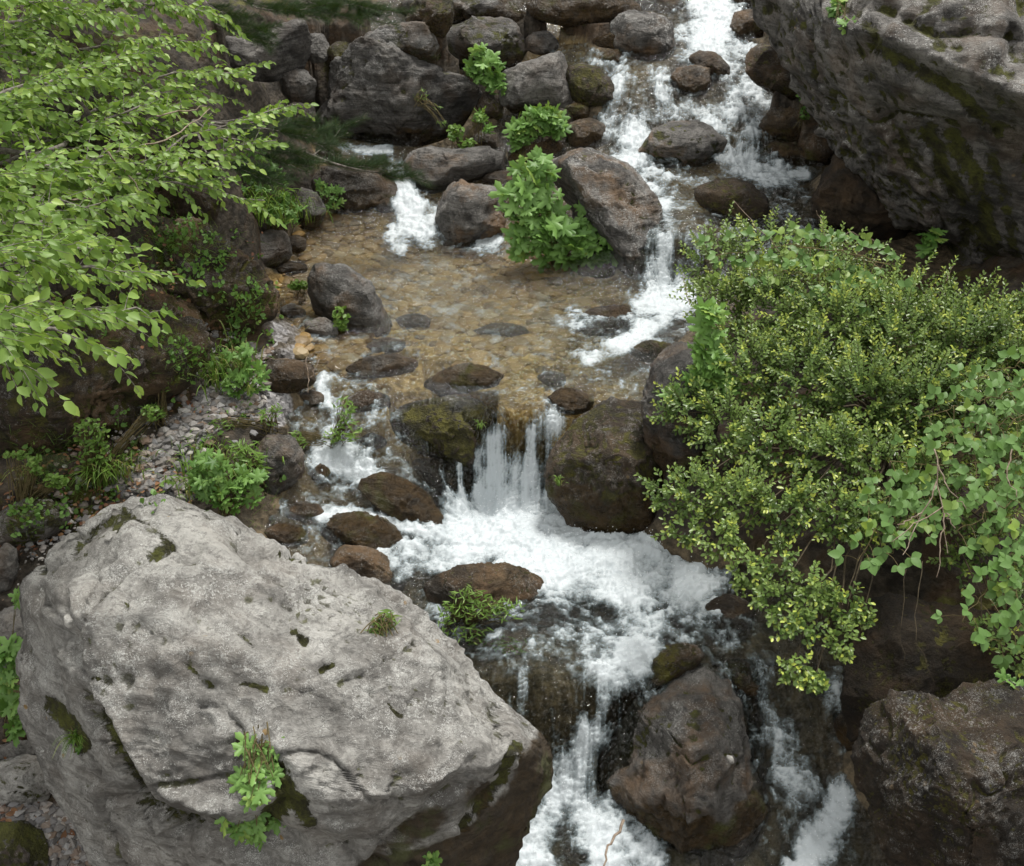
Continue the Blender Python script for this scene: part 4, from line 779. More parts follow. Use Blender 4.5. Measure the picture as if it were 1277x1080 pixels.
class Tubes:
    def __init__(s): s.V = []; s.F = []; s.n = 0; s.t = []
    def add(s, P, r, sides=5):
        P = np.asarray(P, float); k = len(P); r = np.broadcast_to(np.asarray(r, float), (k,)) if np.ndim(r) else np.full(k, r)
        T = unit(np.gradient(P, axis=0)); a = unit(np.cross(T, np.array([0.3, 0.2, 0.93]))); b = np.cross(T, a)
        th = np.arange(sides) / sides * 2 * math.pi
        V = P[:, None] + r[:, None, None] * (np.cos(th)[None, :, None] * a[:, None] + np.sin(th)[None, :, None] * b[:, None])
        I = np.arange(k * sides).reshape(k, sides); J = np.roll(I, -1, 1)
        F = np.stack([I[:-1], J[:-1], J[1:], I[1:]], -1).reshape(-1, 4)
        s.V.append(V.reshape(-1, 3)); s.F.append(F + s.n); s.n += k * sides
    def build(s, name, mat, parent, loc):
        V = np.concatenate(s.V) - np.asarray(loc)
        return new_obj(name, mesh_np(name, V, np.concatenate(s.F), True, attrs={'tint': np.full(len(V), .5)}), parent, mat)
def bez(p0, p1, p2, k=6):
    t = np.linspace(0, 1, k)[:, None]; return (1 - t) ** 2 * p0 + 2 * t * (1 - t) * p1 + t * t * p2
UP3 = np.array([0, 0, 1.0]); TOCAM = -FWD
def resample(P, n):
    P = np.asarray(P, float); L = np.concatenate([[0], np.cumsum(np.linalg.norm(np.diff(P, axis=0), axis=1))])
    s_ = np.linspace(0, L[-1], n); return np.stack([np.interp(s_, L, P[:, i]) for i in range(3)], 1), L[-1]

# a leafy twig: stem from a to b with leaves left and right in a drooping spray
def spray(Lv, Tb, P, R_, kind, size, step, droop, tipf=0.15, side0=None, rad=0.0025, tint0=0.5, flat=0.75):
    P, L = resample(P, 7); n = max(2, int(L / step))
    t = (np.arange(n) + R_.rand(n) * 0.4) / n * 0.95 + 0.05
    pos = np.stack([np.interp(t, np.linspace(0, 1, 7), P[:, i]) for i in range(3)], 1)
    d = unit(P[-1] - P[0]); side = unit(np.cross(d, UP3)) if side0 is None else side0
    sg = np.where(np.arange(n) % 2, 1.0, -1.0)[:, None]
    dy = unit(d * 0.7 + side * sg * (0.9 - 0.6 * t[:, None]) + R_.randn(n, 3) * 0.22 - UP3 * droop)
    nr = unit(UP3 * flat * 0.6 + R_.randn(n, 3) * 0.60 + TOCAM * 0.5)
    sc_ = size * (0.5 + 0.75 * R_.rand(n)) * (1 - 0.25 * t)
    Lv.add(kind, pos, dy, nr, sc_, np.clip(tint0 + R_.randn(n) * 0.18, 0, 1), (R_.rand(n) < tipf * (0.4 + t)).astype(float) * (0.4 + 0.6 * R_.rand(n)))
    Tb.add(P, np.linspace(rad, rad * 0.4, 7), 4)

# ---- the broadleaf tree whose branches hang in from the left
def build_tree():
    R_ = np.random.RandomState(21)
    trunk_base = np.array([-5.2, 5.6, Tf(np.array([[-5.2, 5.6]]))[0] - 0.1])
    root = empty('broadleaf_tree', tuple(trunk_base), 'light green broadleaf tree reaching its leafy branches in over the left bank', 'tree')
    tr = Tubes(); top = trunk_base + np.array([0.5, 0.3, 4.6])
    tr.add(bez(trunk_base, trunk_base + np.array([0.1, .1, 2.2]), top, 10), np.linspace(0.14, 0.05, 10), 10); tr.build('trunk', M['bark'], root, trunk_base)
    # limb tips: photo px, py, forward distance; density
    limbs = [((372,130,7.7),(-60,330,6.2),16),((345,175,7.4),(-80,330,6.3),12),((310,90,7.9),(-40,150,7.2),16),((285,22,8.3),(-40,40,7.6),16),((260,55,8.0),(-60,100,7.2),14),((330,250,7.1),(-20,260,6.4),5),((262,215,6.9),(-60,300,6.0),14),((285,232,7.0),(-60,240,6.2),6),
             ((235,130,7.3),(-80,260,6.2),16),((200,60,7.5),(-80,200,6.6),16),((150,20,7.6),(-80,80,6.8),16),((90,10,7.2),(-90,60,6.4),14),((210,5,8.1),(-50,-60,7.5),12),((180,180,6.6),(-90,320,5.6),14),((170,255,6.0),(-90,330,5.4),12),((120,210,6.3),(-100,300,5.4),15),((60,150,6.6),(-120,200,5.8),16),
             ((190,340,5.4),(-100,400,4.6),10),((195,395,5.0),(-100,470,4.4),6),((150,320,5.4),(-110,390,4.8),9),((100,290,5.6),(-100,350,4.8),12),((120,385,4.7),(-110,430,4.0),9),((150,450,4.2),(-120,420,3.7),7),((60,425,4.1),(-120,400,3.6),9),((45,470,3.9),(-120,430,3.5),8),((90,345,4.6),(-120,360,4.0),10),((30,370,4.4),(-130,360,3.9),9),((20,250,5.4),(-130,260,4.8),12),((270,120,7.9),(60,180,6.9),9),((230,160,7.3),(40,200,6.4),9),((130,100,6.9),(-90,180,6.0),14),((40,60,7.0),(-120,120,6.2),12)]
    Lv = Leaves(); 
    for (ex, ey, ed), (sx, sy, sdp), ntw in limbs:
        a = at_d(sx, sy, sdp); b = at_d(ex, ey, ed); mid = (a + b) / 2 + np.array([0, 0, 0.18 + 0.1 * R_.rand()])
        root0 = trunk_base + (top - trunk_base) * np.clip((a[2] - trunk_base[2]) / 4.6 - 0.15, 0.25, 1)
        Tb = Tubes(); P = np.vstack([bez(root0, (root0 + a) / 2 + [0, 0, .15], a, 5)[:-1], bez(a, mid, b, 12)])
        P[1:-1] += R_.randn(len(P) - 2, 3) * 0.018
        L = np.linspace(0.020, 0.0035, len(P)); Tb.add(P, L, 6)
        main, ln = resample(P[4:], 30)
        ntw2 = int(ntw * 3.3)
        for k in range(ntw2):
            t = 0.12 + 0.88 * (k + R_.rand()) / ntw2; i = min(28, int(t * 29)); p0 = main[i]; d = unit(main[i + 1] - main[i])
            side = unit(np.cross(d, UP3)) * (1 if k % 2 else -1)
            lg = (0.16 + 0.24 * R_.rand()) * (1.1 - 0.5 * t) * (0.72 if ed < 5 else 1)
            e = p0 + unit(d * (0.7 + 0.4 * R_.rand()) + side * (0.75 + 0.3 * R_.rand()) + UP3 * (R_.randn() * 0.48 - 0.12)) * lg * 1.25
            m = (p0 + e) / 2 + UP3 * 0.03
            spray(Lv, Tb, bez(p0, m, e, 5), R_, 'ovate', 0.062 if ed < 5 else 0.066, 0.026, 0.38, 0.18, rad=0.0022, tint0=0.42 + 0.25 * R_.rand(), flat=0.8)
        spray(Lv, Tb, main[-8:], R_, 'ovate', 0.062, 0.02, 0.35, 0.3, tint0=0.6)
        Tb.build('branch', M['bark'], root, trunk_base)
    Lv.build('foliage', M['tree_leaf'], root, trunk_base)
build_tree()

# ---- the box shrub that leans out over the lower pool from the right
def build_box():
    R_ = np.random.RandomState(5)
    loc = hit(1130, 590) + np.array([0.1, 0.25, -0.05])
    root = empty('box_shrub', tuple(loc), 'dense small-leaved evergreen shrub with yellow-green tips leaning over the lower pool', 'shrub')
    # lobes: px, py, forward distance, radius px, twig count factor
    lobes = [(895,330,7.5,45,1),(960,325,7.5,50,1),(1030,350,7.3,55,1.2),(1110,390,7.0,52,1.2),(1190,412,6.9,50,1.2),(1260,420,6.8,50,1.2),(1300,445,6.6,55,1),
             (900,385,7.1,45,1),(960,395,7.0,60,1.2),(1040,410,6.8,70,1.4),(1120,430,6.7,70,1.4),(1200,445,6.6,70,1.3),(1275,470,6.5,60,1.2),
             (930,465,6.6,55,1.2),(1000,480,6.5,60,1.2),(1075,500,6.3,65,1.3),(1150,510,6.2,60,1.2),(1220,530,6.2,60,1),(1280,560,6.1,50,.8),
             (860,515,6.5,38,1),(905,540,6.3,45,1.1),(965,555,6.1,50,1.1),(1030,570,6.0,50,1.1),(1095,590,5.9,50,1),(1150,600,5.9,45,.9),(1210,630,5.9,50,.8),
             (835,615,6.0,28,.9),(870,620,5.9,38,1.1),(925,625,5.8,42,1.1),(985,635,5.7,42,1.1),(1045,645,5.7,40,1),(1095,650,5.7,35,.9),
             (855,660,5.8,25,.9),(900,675,5.6,30,1),(935,715,5.5,28,1),(975,700,5.5,26,.6),(960,750,5.4,26,1),(1010,740,5.4,30,1),(1050,755,5.4,28,1),(1000,785,5.3,28,1),(1050,800,5.3,22,.9),(990,835,5.2,22,.9),(1015,850,5.2,14,.7),(1075,770,5.4,14,.6),
             (1240,690,5.8,40,.7),(1260,760,5.6,30,.7),(1225,790,5.5,22,.7),(1265,820,5.5,24,.8),(1195,700,5.9,30,.5),(1300,700,5.8,50,.6)]
    Lv = Leaves(); st = loc + np.array([-0.1, 0, 0.15])
    for bi, (px, py, d, r, f) in enumerate(lobes):
        C = at_d(px, py, d + 0.12); rm = r * d / FPX
        Tb = Tubes(); P = bez(st + R_.randn(3) * 0.05, (st + C) / 2 + np.array([0, 0, 0.25]), C, 9); P[1:-1] += R_.randn(7, 3) * 0.02
        Tb.add(P, np.linspace(0.010, 0.003, 9), 5)
        n = int(82 * f * max(0.35, (r / 50.0) ** 1.6))
        dirs = unit(R_.randn(n * 3, 3)); dirs = dirs[(dirs @ TOCAM > -0.35)][:n]
        tone = 0.22 + 0.42 * R_.rand()
        out = unit(C - st)
        for dr in dirs:
            a = C + dr * rm * (0.35 + 0.3 * R_.rand()); e = C + dr * rm * (0.75 + 0.45 * R_.rand() + (R_.rand() < .12) * 0.45) + out * 0.03
            e = e + UP3 * 0.04
            L = np.linalg.norm(e - a)
            nl = max(6, int(L / 0.0105)); t = np.linspace(0.08, 1, nl); q = bez(a, (a + e) / 2 + UP3 * 0.012 + R_.randn(3) * 0.01, e, 6)
            pos = np.stack([np.interp(t, np.linspace(0, 1, 6), q[:, i]) for i in range(3)], 1)
            d_ = unit(e - a); s1 = unit(np.cross(d_, R_.randn(3))); s2 = np.cross(d_, s1); ph = np.arange(nl) * 2.0 + R_.rand() * 6
            sd_ = np.cos(ph)[:, None] * s1 + np.sin(ph)[:, None] * s2
            dy = unit(d_ * (0.35 + 0.6 * t[:, None]) + sd_ * 0.9 + R_.randn(nl, 3) * 0.15)
            nr = unit(UP3 * 0.8 + TOCAM * 0.2 + d_ * 0.4 + R_.randn(nl, 3) * 0.3)
            young = R_.rand() < 0.34
            tip = np.where(t > 0.72, (0.75 if young else 0.12) * R_.rand(nl) * 1.2, 0) + (R_.rand(nl) < 0.02) * 0.5
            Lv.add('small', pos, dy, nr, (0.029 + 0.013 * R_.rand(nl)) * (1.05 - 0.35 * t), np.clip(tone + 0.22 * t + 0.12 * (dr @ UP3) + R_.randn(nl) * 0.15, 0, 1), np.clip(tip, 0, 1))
            Tb.add(q, [0.0022, .002, .0018, .0015, .0012, .001], 3)
        Tb.build('branch', M['darkstem'], root, loc)
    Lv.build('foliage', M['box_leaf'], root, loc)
    return loc
box_loc = build_box()

# ---- generic clump of leaves on thin stems
def clump(name, label, cat, root_px, lobes, kind, size, mat, n, group=None, seed=0, d=None, tip=0.1, stems=True, stemmat='stem', spread=0.5, tint0=0.5, up=0.6, lift=0.0, droop=0.15, dense=0.35, on=None):
    R_ = np.random.RandomState(300 + seed)
    G = hit(*root_px); dg = (G - CAMP) @ FWD
    if on: d = (surf(on, *root_px) or 5.0) + 0.02
    if d is not None: G = at_d(root_px[0], root_px[1], d); dg = d
    root = empty(name, tuple(G), label, cat, group); Lv = Leaves(); Tb = Tubes()
    tot = sum(rx * ry for _, _, rx, ry in lobes)
    for px, py, rx, ry in lobes:
        m = max(3, int(n * (0.58 if kind == 'palm' else 1) * rx * ry / tot)); dd = dg - lift - 0.5 * max(0, root_px[1] - py) / FPX * dg * math.sin(_p) * 0.6
        if on: dd = (surf(on, px, py) or dg) - 0.01
        v = unit(R_.randn(m, 3)); v *= (dense + (1 - dense) * R_.rand(m, 1) ** 0.5)
        v[:, 2] = np.abs(v[:, 2]); mp = dd / FPX
        C = at_d(px, py, dd)
        pos = C + v[:, :1] * rx * mp * RIGHT + v[:, 1:2] * ry * mp * UPV + v[:, 2:] * (min(rx, ry) * 0.8 * mp) * TOCAM
        out = unit(pos - G + 1e-4)
        dy = unit(out * 0.5 + np.column_stack([R_.randn(m), R_.randn(m), R_.randn(m) * 0.3]) * spread - UP3 * droop)
        nr = unit(UP3 * up * 0.7 + TOCAM * 0.7 + R_.randn(m, 3) * 0.24)
        s = size * (0.6 + 0.65 * R_.rand(m)) * (1.25 if kind == 'palm' else 1)
        Lv.add(kind, pos - dy * s[:, None] * 0.45, dy, nr, s, np.clip(tint0 + 0.15 * v[:, 1] + 0.1 * v[:, 2] + R_.randn(m) * 0.25, 0, 1), (R_.rand(m) < tip) * R_.rand(m))
        if stems:
            for q in pos[::2]:
                b0 = G + R_.randn(3) * 0.03; Tb.add(bez(b0, (b0 + q) / 2 + UP3 * 0.05, q, 5), [.003, .0027, .0023, .002, .0016], 3)
    if stems: Tb.build('stems', M[stemmat], root, G)
    Lv.build('leaves', M[mat], root, G)
    return root
def grass(label, root_px, n, h, group='grass tufts on the banks', seed=0, lean=(0, 0), name='grass_tuft', spread=0.06, d=None, wd=0.004, dry=0.15, fan=0.5):
    R_ = np.random.RandomState(700 + seed); G = hit(*root_px) if d is None else at_d(root_px[0], root_px[1], d)
    V = []; F = []; T = []; TT = []; k = 6; b = 0
    for i in range(n):
        p0 = G + np.array([R_.randn() * spread, R_.randn() * spread, -0.01]); a = R_.rand() * 6.28; hh = h * (0.5 + 0.6 * R_.rand())
        dr = np.array([math.cos(a) * fan + lean[0], math.sin(a) * fan + lean[1] - 0.15, 0]); e = p0 + dr * hh * (0.6 + 0.5 * R_.rand()) + UP3 * hh * (0.45 + 0.2 * R_.rand() - 0.5 * abs(lean[0]))
        P = bez(p0, p0 + UP3 * hh * 0.75 + dr * hh * 0.2, e, k); sd_ = unit(np.cross(e - p0 + 1e-3, UP3 + R_.randn(3) * .3)); wv = wd * np.array([.8, 1, 1, .8, .5, .1])
        V.append(np.stack([P - sd_ * wv[:, None], P + sd_ * wv[:, None]], 1).reshape(-1, 3))
        for j in range(k - 1): F.append((b + 2 * j, b + 2 * j + 1, b + 2 * j + 3, b + 2 * j + 2))
        b += 2 * k; T += [R_.rand()] * (2 * k); TT += [float(R_.rand() < dry) * R_.rand()] * (2 * k)
    V = np.concatenate(V) - G
    o = new_obj(name, mesh_np(name, V, np.array(F), True, attrs={'tint': np.array(T), 'tip': np.array(TT)}), None, M['grass'], tuple(G))
    tag(o, label, 'grass', group); return o

PG = 'palmate-leaved plants by the stream'
clump('leafy_plant', 'big bright green palmate-leaved plant against the tall slanting boulder', 'plant', (700,330), [(665,215,32,22),(665,250,42,30),(690,280,52,32),(655,295,34,24),(720,300,42,26),(750,322,24,12),(690,318,45,12)], 'palm', .135, 'palm_leaf', 330, PG, 1, tint0=.5, lift=.08)
clump('leafy_plant', 'fresh green plant with a tiny pink flower above the pale rounded boulder', 'plant', (610,118), [(605,85,22,20),(615,105,16,14),(600,65,10,10)], 'palm', .11, 'palm_leaf', 120, PG, 2, lift=.15)
clump('leafy_plant', 'spreading green plant mixed with grass below the pale rounded boulder', 'plant', (660,178), [(680,148,26,16),(650,165,22,12),(640,180,10,7),(690,160,16,10)], 'palm', .10, 'palm_leaf', 170, PG, 3, lift=.15, tint0=.55)
clump('leafy_plant', 'trailing sprigs at the right foot of the great dark boulder', 'plant', (600,182), [(596,148,8,8),(612,160,8,7),(570,170,8,6),(598,140,6,5)], 'palm', .07, 'palm_leaf', 42, PG, 4, lift=.15, tint0=.35)
clump('leafy_plant', 'light green plant trailing down the face of the great pale boulder', 'plant', (325,925), [(322,935,26,14),(330,960,22,22),(318,990,18,14),(302,975,10,20),(305,1030,20,16),(325,1020,10,10),(320,1048,14,8),(282,1025,7,6),(345,1025,5,5)], 'palm', .062, 'palm_leaf', 170, PG, 5, on='great', tint0=.75, lift=.03, dense=.15)
clump('leafy_plant', 'green palmate leaves at the left edge beside the great pale boulder', 'plant', (15,900), [(22,745,10,7),(15,815,24,14),(18,845,20,14),(15,875,18,12),(20,905,14,14)], 'palm', .085, 'palm_leaf', 75, PG, 6, lift=.15, tint0=.4)
clump('leafy_plant', 'pale green palmate plant at the left edge of the shrub above the round boulder', 'plant', (890,500), [(885,400,18,20),(885,440,26,24),(870,465,26,16),(900,480,18,16),(840,490,14,8)], 'palm', .10, 'palm_leaf', 150, PG, 7, lift=.45, tint0=.65)
clump('leafy_plant', 'small green plant growing high on the cliff boulder at the top edge', 'plant', (1050,25), [(1048,12,14,14),(1055,28,9,8)], 'palm', .075, 'palm_leaf', 60, PG, 8, on='cliff', tint0=.5)
clump('leafy_plant', 'dark green plant in the shade at the foot of the cliff boulder', 'plant', (1160,320), [(1160,295,14,12),(1155,312,10,8)], 'palm', .10, 'palm_leaf', 28, PG, 9, lift=.8, tint0=.2)
clump('leafy_plant', 'little sprig on the flat-topped boulder right of the cascade', 'plant', (1002,155), [(1000,120,5,9),(1003,142,6,9)], 'small', .05, 'palm_leaf', 50, PG, 10, lift=.2, tint0=.2)
clump('leafy_plant', 'leafy green plant with palmate leaves at the lower edge of the gravel', 'plant', (285,640), [(275,600,40,22),(290,618,36,18),(265,580,30,16),(315,600,16,14)], 'palm', .075, 'palm_leaf', 150, PG, 11, lift=.12, tint0=.5)
clump('leafy_plant', 'loose green plant with grass at the upper edge of the gravel', 'plant', (305,490), [(310,462,24,18),(290,480,18,12),(300,440,20,10),(320,480,12,10)], 'palm', .07, 'palm_leaf', 75, PG, 12, lift=.1, tint0=.6)
clump('leafy_plant', 'two-leaved pale seedling on the gravel', 'plant', (205,612), [(208,604,9,6)], 'broad', .07, 'herb', 6, PG, 13, tint0=.9)
clump('leafy_plant', 'little plant on mossy crack of the great pale boulder with a grass tuft', 'plant', (95,925), [(95,918,10,10),(100,930,8,6)], 'palm', .03, 'palm_leaf', 24, PG, 14, on='great', tint0=.3)
clump('leafy_plant', 'small round-leaved plant at the bright green algae by the left pool inlet', 'plant', (415,262), [(412,240,14,10),(402,232,8,6),(416,255,12,8)], 'palm', .055, 'palm_leaf', 70, PG, 15, lift=.1, tint0=.6)
clump('leafy_plant', 'small green plant at the bottom edge in front of the great pale boulder', 'plant', (540,1085), [(538,1076,10,7)], 'palm', .05, 'palm_leaf', 14, PG, 16, on='great')
clump('leafy_plant', 'round-leaved green plant growing through the grass clump under the tree', 'plant', (345,290), [(330,235,40,30),(350,262,30,24),(320,205,40,18),(365,275,14,10)], 'palm', .06, 'palm_leaf', 240, PG, 17, lift=.2, tint0=.35)
clump('leafy_plant', 'dark green leaves at the shrub foot in the bottom right', 'plant', (1262,880), [(1262,855,16,14),(1268,870,8,8)], 'palm', .07, 'palm_leaf', 26, PG, 18, d=5.2, tint0=.3)
HG = 'feathery herbs in and beside the water'
clump('herb', 'feathery green sprigs hanging over the flat red-brown rock', 'herb', (560,790), [(595,755,40,20),(630,760,28,14),(580,740,22,10),(635,805,24,14),(590,790,26,16),(560,770,14,24)], 'lance', .05, 'herb', 420, HG, 21, lift=.22, dense=.1, tint0=.55)
clump('herb', 'small grey-green herb tuft growing on the great pale boulder', 'herb', (476,790), [(482,774,18,14),(472,785,12,8)], 'lance', .045, 'herb', 130, HG, 22, on='great', tint0=.3)
clump('herb', 'willow-like green sprigs at the edge of the left rapids', 'herb', (420,555), [(430,510,14,16),(435,535,18,16),(415,545,12,12),(370,555,12,16),(368,545,8,10)], 'lance', .065, 'herb', 190, HG, 23, lift=.12, tint0=.6)
clump('herb', 'grey-green herb on the dark bank above the grass tuft', 'herb', (120,600), [(115,540,24,20),(120,565,22,18),(190,515,14,10)], 'small', .03, 'herb', 330, HG, 24, lift=.1, tint0=.1)
clump('herb', 'fine green herb at the foot of the dark bank rock', 'herb', (200,525), [(192,515,16,11),(205,480,10,8)], 'lance', .045, 'herb', 130, HG, 25, lift=.08, tint0=.25)
clump('herb', 'sprig with small leaves on the jagged boulder', 'herb', (425,418), [(425,395,10,16),(424,408,12,8)], 'small', .045, 'herb', 80, HG, 26, lift=.1, tint0=.2)
clump('herb', 'tiny sprig on the small flat stone at the pool edge', 'herb', (375,372), [(372,356,12,7)], 'small', .055, 'herb', 40, HG, 27, lift=.08, tint0=.5)
clump('herb', 'pale small-leaved sprigs under the great dark boulder', 'herb', (575,190), [(568,165,12,9),(582,180,12,8),(600,150,8,6)], 'small', .05, 'herb', 110, HG, 28, lift=.2, tint0=.25)
clump('herb', 'thin green herb on the face of the great dark boulder', 'herb', (525,128), [(524,118,10,9),(546,134,5,4),(550,154,8,5)], 'lance', .05, 'herb', 60, HG, 29, d=10.0, tint0=.4)
clump('herb', 'tall green herb at the right edge of the gravel', 'herb', (315,600), [(315,575,18,22),(300,560,16,14),(325,590,12,14)], 'lance', .07, 'herb', 150, HG, 30, lift=.12, tint0=.65)
clump('herb', 'low herb on the gravel near the stone with a mossy patch', 'herb', (338,535), [(335,520,12,12),(345,510,8,8),(275,530,18,10)], 'lance', .05, 'herb', 110, HG, 31, lift=.06, tint0=.4)
clump('herb', 'low green herb between the dark bank and the left edge', 'herb', (30,640), [(20,568,16,5),(45,580,10,14),(70,600,16,10)], 'small', .035, 'herb', 190, HG, 32, lift=.1, tint0=.4)
grass('long arching grass clump hanging over the pool edge under the tree', (320,265), 170, .42, seed=1, spread=.14, lean=(.1, -.3), dry=.1)
grass('second bunch of fine grass right of the arching grass clump', (360,270), 120, .34, seed=2, spread=.11, lean=(.2, -.3))
grass('bright grass tuft on the bank above the great pale boulder', (128,600), 110, .34, seed=3, spread=.05, lean=(0, -.3))
grass('dry straw grass tuft beside the mossy shrublet on the left bank', (45,600), 50, .26, seed=4, spread=.04, lean=(0, -.3), dry=.9)
grass('grass tuft spilling from the mossy crack of the great pale boulder', (98,925), 46, .17, seed=5, spread=.012, d=surf('great',98,925) or 4.9, lean=(.1, -.4), wd=.0022)
grass('tall loose grass among the leaves at the lower edge of the gravel', (270,600), 240, .32, seed=6, spread=.12, dry=.2)
grass('loose grass at the upper edge of the gravel', (285,470), 220, .32, seed=7, spread=.10, dry=.3)
grass('thin grass beside the rusty mound', (225,440), 60, .24, seed=8, spread=.12, dry=.5)
grass('tiny grass tuft on the left side of the great round boulder', (697,603), 24, .10, seed=9, spread=.01, wd=.0022, d=6.35)
grass('small grass tuft on the mossy wall beside the main fall', (598,532), 14, .10, seed=10, spread=.01, wd=.002, d=6.75)
grass('grass among the leaves below the pale rounded boulder', (685,160), 80, .32, seed=11, spread=.12, d=10.2)
grass('short grass on the gravel near the tall green herb', (240,555), 60, .16, seed=12, spread=.12, dry=.3)
grass('small grass tuft on the domed rock under running water', (873,190), 26, .12, seed=13, spread=.03, wd=.003, d=10.9)
grass('small tuft on the speckled block left of the top cascade', (802,55), 22, .13, seed=14, spread=.03, d=12.2)
grass('thin grass along the foot of the dark bank rock', (160,590), 80, .2, seed=15, spread=.05, dry=.5)
clump('moss_cushion', 'dark green moss cushion on the left bank beside dry grass', 'moss', (65,625), [(68,575,20,12),(60,590,14,8)], 'needle', .05, 'needle', 500, None, 41, lift=.08, tint0=.8, stems=False, tip=.1)

# ---- brambles over the shrub at the right
def bramble(label, stems, seed):
    R_ = np.random.RandomState(seed); G = at_d(*stems[0][0])
    root = empty('bramble', tuple(G), label, 'bramble', 'brambles over the shrub'); Lv = Leaves(); Tb = Tubes()
    for st in stems:
        P, L = resample([at_d(*p) for p in st], 16); P[1:-1] += R_.randn(14, 3) * .012; Tb.add(P, np.linspace(.004, .002, 16), 4)
        n = int(L / 0.032)
        for i in range(n):
            t = (i + R_.rand()) / n; p = np.array([np.interp(t, np.linspace(0, 1, 16), P[:, j]) for j in range(3)]); d = unit(P[-1] - P[0])
            s_ = unit(np.cross(d, TOCAM)) * (1 if i % 2 else -1); ax = unit(s_ + d * .4 + R_.randn(3) * .35 + TOCAM * .35); q = p + ax * (0.05 + .07 * R_.rand()) + TOCAM * 0.03
            Tb.add(np.array([p, (p + q) / 2 + UP3 * .01, q]), .0014, 3)
            c = unit(np.cross(ax, TOCAM + UP3 * .5)); dy = np.array([ax, ax * .3 + c, ax * .3 - c]) - UP3 * .15
            nr = np.repeat((UP3 * .6 + TOCAM * .6 + R_.randn(3) * .22)[None], 3, 0); nr = unit(nr)
            Lv.add('broad', np.repeat(q[None], 3, 0), dy, nr, np.array([.058, .05, .05]) * (.75 + .5 * R_.rand()), np.clip(R_.rand(3) * .3 + .25 + .3 * R_.rand(), 0, 1), np.full(3, (R_.rand() < .12) * R_.rand()))
    Tb.build('stems', M['stem'], root, G); Lv.build('leaves', M['bramble_leaf'], root, G)
bramble('pale green bramble draped over the right side of the shrub', [[(1300,470,6.0),(1230,500,5.9),(1150,520,5.9)],[(1300,500,5.9),(1240,540,5.8),(1170,560,5.8)],[(1300,560,5.8),(1230,575,5.7),(1150,580,5.75),(1110,575,5.8)],[(1310,590,5.7),(1250,610,5.65),(1200,600,5.7)],[(1300,530,5.8),(1270,560,5.7),(1215,640,5.6)],[(1300,450,6.1),(1250,460,6.1),(1200,480,6.0)],[(1290,620,5.6),(1260,650,5.5),(1230,680,5.5)],[(1300,520,5.8),(1210,530,5.75),(1180,545,5.75)]], 51)
bramble('bramble shoots hanging at the lower right below the bare twigs', [[(1300,640,5.6),(1260,690,5.4),(1225,740,5.35),(1200,775,5.3)],[(1310,700,5.5),(1270,720,5.4),(1240,760,5.35)],[(1300,740,5.4),(1265,790,5.3),(1235,800,5.3)],[(1300,600,5.6),(1250,630,5.5),(1190,665,5.5)],[(1300,660,5.5),(1280,700,5.4),(1265,750,5.3)]], 52)
bramble('bramble spray creeping left in front of the shrub shadow', [[(1170,610,5.75),(1120,640,5.6),(1085,665,5.55),(1070,700,5.5)],[(1160,600,5.8),(1110,620,5.65),(1075,630,5.6)],[(1180,630,5.7),(1130,650,5.6),(1105,690,5.5)]], 53)
bramble('light green bramble arching along the top of the shrub', [[(1110,330,7.0),(1040,310,7.0),(960,305,7.1),(880,325,7.2)],[(1060,360,6.8),(990,340,6.9),(930,335,7.0)],[(1120,380,6.7),(1060,370,6.8),(1000,350,6.9)],[(1120,345,7.1),(1050,312,7.2),(985,305,7.2)]], 54)

# ---- mountain pine branches
def pine(label, twigs, seed, base):
    R_ = np.random.RandomState(seed); G = at_d(*base); root = empty('pine_branch', tuple(G), label, 'pine', 'dark pine branches'); Lv = Leaves(); Tb = Tubes()
    for a, b in twigs:
        A, B = at_d(*a), at_d(*b); P = bez(A, (A + B) / 2 + UP3 * -.04, B, 8); Tb.add(bez(G, (G + A) / 2 - UP3 * .05, A, 6), np.linspace(.012, .006, 6), 5); Tb.add(P, np.linspace(.006, .003, 8), 5)
        subs = [P]
        for k in range(9):
            i = R_.randint(1, 8); d = unit(B - A); sdv = unit(np.cross(d, UP3)) * (1 if k % 2 else -1); e = P[i] + unit(d + sdv * .8 + UP3 * (.3 * R_.rand())) * (.12 + .12 * R_.rand()); q = bez(P[i], (P[i] + e) / 2, e, 5); Tb.add(q, .003, 3); subs.append(q)
        for q in subs:
            q2, L = resample(q, 12); n = int(L * 900); t = R_.rand(n); pos = np.stack([np.interp(t, np.linspace(0, 1, 12), q2[:, j]) for j in range(3)], 1)
            d = unit(q[-1] - q[0]); rv = unit(R_.randn(n, 3)); rv -= (rv @ d)[:, None] * d; dy = unit(unit(rv) * .75 + d * .8 + UP3 * .15)
            Lv.add('needle', pos, dy, unit(UP3 + R_.randn(n, 3) * .4), .055 + .03 * R_.rand(n), np.clip(R_.rand(n) * .7 + .2 * t, 0, 1), (R_.rand(n) < .05) * R_.rand(n))
    Tb.build('twigs', M['bark'], root, G); Lv.build('needles', M['needle'], root, G)
pine('dark green pine branches along the top edge left of centre', [((250,15,8.8),(330,38,8.7)),((290,-5,9.0),(400,22,8.8)),((340,-5,9.1),(450,25,9.0)),((270,30,8.7),(345,55,8.6)),((400,-10,9.2),(490,15,9.2)),((320,10,8.9),(390,10,8.8)),((240,0,8.9),(300,20,8.8)),((430,-5,9.2),(470,28,9.1)),((380,0,9.1),(420,8,9.0))], 61, (230,-60,9.0))
